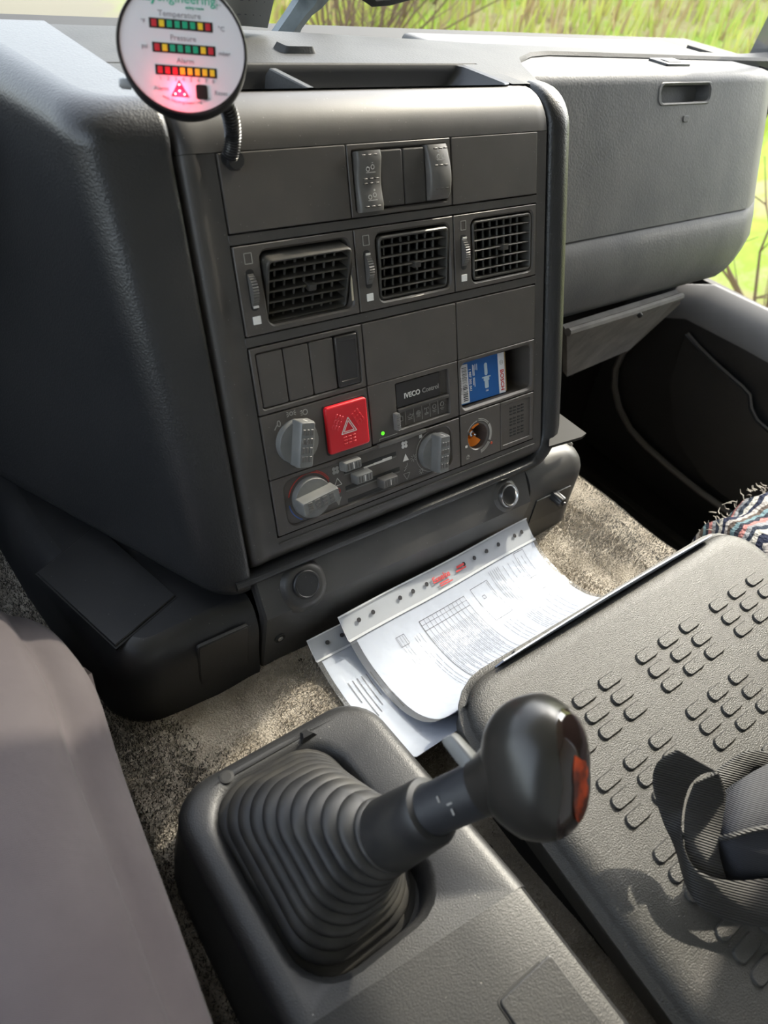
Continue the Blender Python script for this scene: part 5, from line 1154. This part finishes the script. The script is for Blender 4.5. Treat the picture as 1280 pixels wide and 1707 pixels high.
b = lines2d(MB(), [(.0215, .0290, .0275, .0290), (.0245, .0260, .0245, .0320)], .0013, .0008); b.build('cross_logo', mat('pale grey print', (.55, .56, .58), .5), ga)
for i, ch in enumerate('www.hayengineering.com'):
    a = math.radians(245 + i * 2.4); lettering(ch, .0028, M['gtext'], ga, .0355 * math.cos(a), .0355 * math.sin(a), .0008, rot=a + math.pi / 2)
b = MB(); b.loft([[(-.0100, -.0318, .0005), (.0020, -.0318, .0005), (-.0042, -.0212, .0005)], [(-.0100, -.0318, .0011), (.0020, -.0318, .0011), (-.0042, -.0212, .0011)]], True, True, True); al = b.build('alarm_triangle', M['alarm'], ga, smooth=False)
b = MB()
for x, y in ((-.0042, -.0242), (-.0042, -.0282), (-.0072, -.0303), (-.0010, -.0303)): b.lathe([(.0007, .001), (.0005, .0016)], 8, x, y)
b.build('alarm_lights', M['alarmdot'], al)
pl_ = bpy.data.lights.new('alarm_glow', 'POINT'); pl_.energy = .018; pl_.color = (1, .03, .08); pl_.shadow_soft_size = .003; po = bpy.data.objects.new('alarm_glow', pl_); COL.objects.link(po); po.parent = ga; po.location = (-.0042, -.028, .006)
b = MB(); b.slab(.0068, .0148, -.0328, -.0232, .0004, .0016, .0016, .0006); b.build('reset_button', M['gblack'], ga)
b = MB(); b.lathe([(.0035, -.004), (.0036, .002), (.0025, .004)], 20); b.build('side_stud', mat('clear stud', (.35, .36, .37), .25), ga, matrix=T(-R * .94, -.020, -.014) @ Matrix.Rotation(math.radians(-80), 4, 'Y'))
# corrugated conduit from the stack up to the gauge
cd = thing('gauge_conduit', 'black corrugated cable conduit rising from the stack to the round gauge', 'conduit', PM @ T(.012, -.002, 0)); DI2 = cd.matrix_world.inverted()
p0 = P(*uv(384, 258, .004)); p1 = CW + ray(388, 222) * .515; p2 = CW + ray(378, 178) * .495; p3 = GC - gzn * .018 + gx1 * .014 - gy1 * .014
path = spline([p0 + Vector((0, .004, -.004)), p0, p1, p2, p3], 34); rad = [(.0062 if (i // 2) % 2 else .0052) for i in range(len(path))]
b = MB(); b.tube(path, rad, 14); b.xf(DI2); b.build('corrugated_tube', M['conduit'], cd, 30)
b = MB(); b.lathe([(.0072, -.001), (.0072, .006), (.0064, .008), (.005, .008)], 18); b.build('tube_end', M['conduit'], cd, matrix=T(.000, -.004, -.001))

# ================================================================== DASH TOP CARD, WIPER
o1, o2 = onZ(392, 47, .986), onZ(446, 47, .986)
b = MB(); L = []
for i in range(9):
    s = i / 8; a = o1.lerp(o2, s) + Vector((0, .010 * math.sin(s * math.pi), 0)); a = a + (o1 - o2) * (1 - s) * .6; L.append([a, a + Vector((.003, -.02, .055)), a + Vector((.006, -.035, .11)), a + Vector((.006, -.033, .11)), a + Vector((.003, -.018, .055)), a + Vector((0, .002, 0))])
b.loft(L, True, True, True); gcard = b.build('grey_card', M['greycard'], None, 60); tag(gcard, 'grey card with faint handwriting standing at the windscreen behind the gauge', 'card')
b = MB(); rnd = random.Random(3)
for k in range(7):
    z = .010 + k * .012; x0 = .15
    for j in range(4):
        s = .45 + j * .13 + rnd.uniform(0, .03); a = o1.lerp(o2, s) + (o1 - o2) * (1 - s) * .6 + Vector((.003 * z / .055, -.0006 - .02 * z / .055 + .010 * math.sin(s * math.pi), z)); d = (o2 - o1).normalized()
        b.loft([[a, a + d * rnd.uniform(.003, .006), a + d * .004 + Vector((0, 0, .0008)), a + Vector((0, 0, .0009))]], True, True)
b.build('handwriting', M['ink'], gcard, smooth=False)
wp = thing('wiper_arm', 'weathered blue-grey wiper arm outside the windscreen', 'wiper', T(.05, .36, .96)); WI = wp.matrix_world.inverted()
def wpt(x, y, Y=.33): return onY(x, y, Y)
lft = [wpt(448, 75), wpt(466, 48), wpt(484, 22), wpt(497, 2), wpt(512, -30), wpt(560, -80)]; rgt = [wpt(492, 75), wpt(503, 48), wpt(520, 26), wpt(536, 14), wpt(552, -4), wpt(596, -60)]
ar = [WI @ p for p in lft]; br_ = [WI @ p for p in rgt]; b = MB(); L = []
for p, q in zip(ar, br_): L.append([p, p.lerp(q, .5) + Vector((0, -.008, 0)), q, q + Vector((0, .012, 0)), p + Vector((0, .012, 0))])
b.loft(L, True, True, True); b.build('arm', M['wiper'], wp, 30)
b = MB(); b.tube([WI @ wpt(600, -14, .32), WI @ wpt(622, 0, .32), WI @ wpt(650, -2, .32), WI @ wpt(700, -14, .32)], [.006, .007, .007, .006], 8); b.build('blade', M['matrub'], wp)

# ================================================================== DRIVER'S LEG
def legmesh():
    H, Kn, An = Vector((-.552, -.93, .60)), Vector((-.448, -.132, .600)), Vector((-.452, .01, .17))
    st = []
    def sec(c, d, rx, ry, tag_): st.append((Vector(c), Vector(d).normalized(), rx, ry, tag_))
    thigh = (Kn - H)
    for t, rx, ry in ((0, .110, .100), (.2, .108, .098), (.4, .102, .094), (.6, .095, .088), (.75, .089, .083), (.88, .083, .079)): sec(H + thigh * t, thigh, rx, ry, 't')
    sec(Kn + Vector((0, -.03, .004)), (0.05, 1, -.10), .079, .077, 'k'); sec(Kn + Vector((0.001, .012, .000)), (.04, 1, -.55), .076, .080, 'k'); sec(Kn + Vector((.002, .038, -.028)), (.03, .75, -1), .073, .084, 'k'); sec(Kn + Vector((.002, .048, -.075)), (0, .4, -1), .070, .078, 'k')
    shin = An - Kn
    for t, rx, ry in ((.32, .068, .072), (.5, .066, .068), (.7, .060, .062), (.9, .058, .060), (1.0, .060, .066)): sec(Kn + shin * t + Vector((0, .03 * (1 - t), 0)), shin, rx, ry, 's')
    b = MB(); L = []; n = 96
    for i, (c, d, rx, ry, tg) in enumerate(st):
        x = (Vector((1, 0, 0)) - d * d.x).normalized(); y = d.cross(x)
        if y.z < 0 and tg == 't': y = -y
        if tg != 't' and y.dot(Vector((0, 1, 1))) < 0: y = -y
        row = []
        for k in range(n):
            a = 2 * math.pi * k / n; ca, sa = math.cos(a), math.sin(a); m = 1.0
            u = i / 8
            if tg in 'tk' and i >= 2:
                k_ = {2: 0, 3: .5, 4: .9, 5: 1, 6: 1, 7: .8, 8: .4, 9: .15}.get(i, 0)
                a0 = math.radians({2: 20, 3: 24, 4: 28, 5: 33, 6: 38, 7: 44, 8: 50}.get(i, 50)); m -= .17 * k_ * math.exp(-((a - a0) / .17) ** 2)
                e2 = a - (a0 - .42); e2 = (e2 + math.pi) % (2 * math.pi) - math.pi; m += .05 * k_ * math.exp(-(e2 / .16) ** 2)
                m += .012 * math.sin(3 * a + i * 1.3)
            row.append(c + x * ca * rx * m + y * sa * ry * m)
        L.append(row)
    # smooth along the limb
    cols = [spline([L[i][k] for i in range(len(L))], 4) for k in range(n)]
    b.loft([[cols[k][i] for k in range(n)] for i in range(len(cols[0]))], True, True, True)
    return b
pe = thing('person', "seated driver's leg in mauve-grey trousers, knee towards the dashboard", 'person', T(-.46, -.1, .09)); PE = pe.matrix_world.inverted()
b = legmesh(); b.xf(PE); b.build('trouser_leg', M['trouser'], pe, 80)
# side pocket flap on the outer seam near the knee
fp = [onZ(140, 1112, .605), onZ(153, 1122, .598), onZ(173, 1200, .590), onZ(166, 1206, .600)]
b = MB(); b.loft([[p + Vector((-.012, 0, 0)) for p in fp], fp, [p + Vector((-.002, 0, -.006)) for p in fp]], True, True, True); b.xf(PE); b.build('pocket_flap', M['trouser'], pe, smooth=False)
b = MB(); L = []
for y, w, h, z in ((-.10, .030, .05, .14), (-.06, .042, .09, .155), (.0, .046, .10, .16), (.06, .048, .07, .135), (.12, .046, .055, .125), (.17, .034, .04, .115), (.19, .012, .02, .105)): L.append([(-.455 + w * math.cos(2 * math.pi * k / 20), y, .09 + max(-.0, (h * .5) * (1 + math.sin(2 * math.pi * k / 20)))) for k in range(20)])
b.loft(L, True, True, True); b.xf(PE); b.build('shoe', M['shaft'], pe, 60)
# driver's seat cushion under the thigh
ds = thing('driver_seat', 'dark driver seat cushion under the thigh of the seated leg', 'seat', T(-.6, -.9, .1)); DSI = ds.matrix_world.inverted()
b = MB(); b.slab(-.82, -.43, -1.22, -.62, .33, .485, .06, .04, 6, 4); b.xf(DSI); b.build('cushion', M['darkcarpet'], ds); b = MB(); b.slab(-.76, -.47, -1.15, -.68, .08, .37, .03, .01); b.xf(DSI); b.build('pedestal', M['matrub'], ds)

# ================================================================== PASSENGER SEAT WITH WOVEN COVER
ps = thing('passenger_seat', 'passenger seat covered with a frayed striped woven rug', 'seat', T(.65, -.6, .1)); PSI = ps.matrix_world.inverted()
b = MB(); b.slab(.45, .90, -1.18, -.33, .10, .43, .04, .02); b.xf(PSI); b.build('seat_base', M['matrub'], ps)
b = MB(); L = []; rnd = random.Random(4)
for y, z, r in ((-1.15, .50, 0), (-.8, .512, 0), (-.5, .520, 0), (-.36, .522, 0), (-.30, .518, 0), (-.262, .505, 0), (-.245, .482, 0), (-.240, .45, 0), (-.245, .38, 0)):
    L.append([(x, y + .006 * math.sin(x * 60 + y * 30) + (max(0, .47 - x) * -1.2), z + .005 * math.sin(x * 45 + y * 22) + (0 if x > .46 else -.03 * ((.46 - x) / .05) ** 2)) for x in [.41 + .02 * k for k in range(26)]])
b.loft(L, False); b.xf(PSI); b.build('woven_cover', M['stripes'], ps, 80)
b = MB()
for k in range(90):
    x = .42 + .006 * k * .9; y = -.243 + (max(0, .47 - x) * -1.2); p = Vector((x, y, .488 + rnd.uniform(-.03, .02))); d = Vector((rnd.uniform(-.6, .3), rnd.uniform(.3, 1), rnd.uniform(-.3, .6))).normalized()
    b.tube([p, p + d * .006, p + d * .010 + Vector((rnd.uniform(-.004, .004), 0, rnd.uniform(-.004, .006)))], [.0009, .0007, .0004], 4)
b.xf(PSI); fr_ = b.build('frayed_threads', mat('pale threads', (.42, .39, .34), .9), ps); fr_['kind'] = 'stuff'
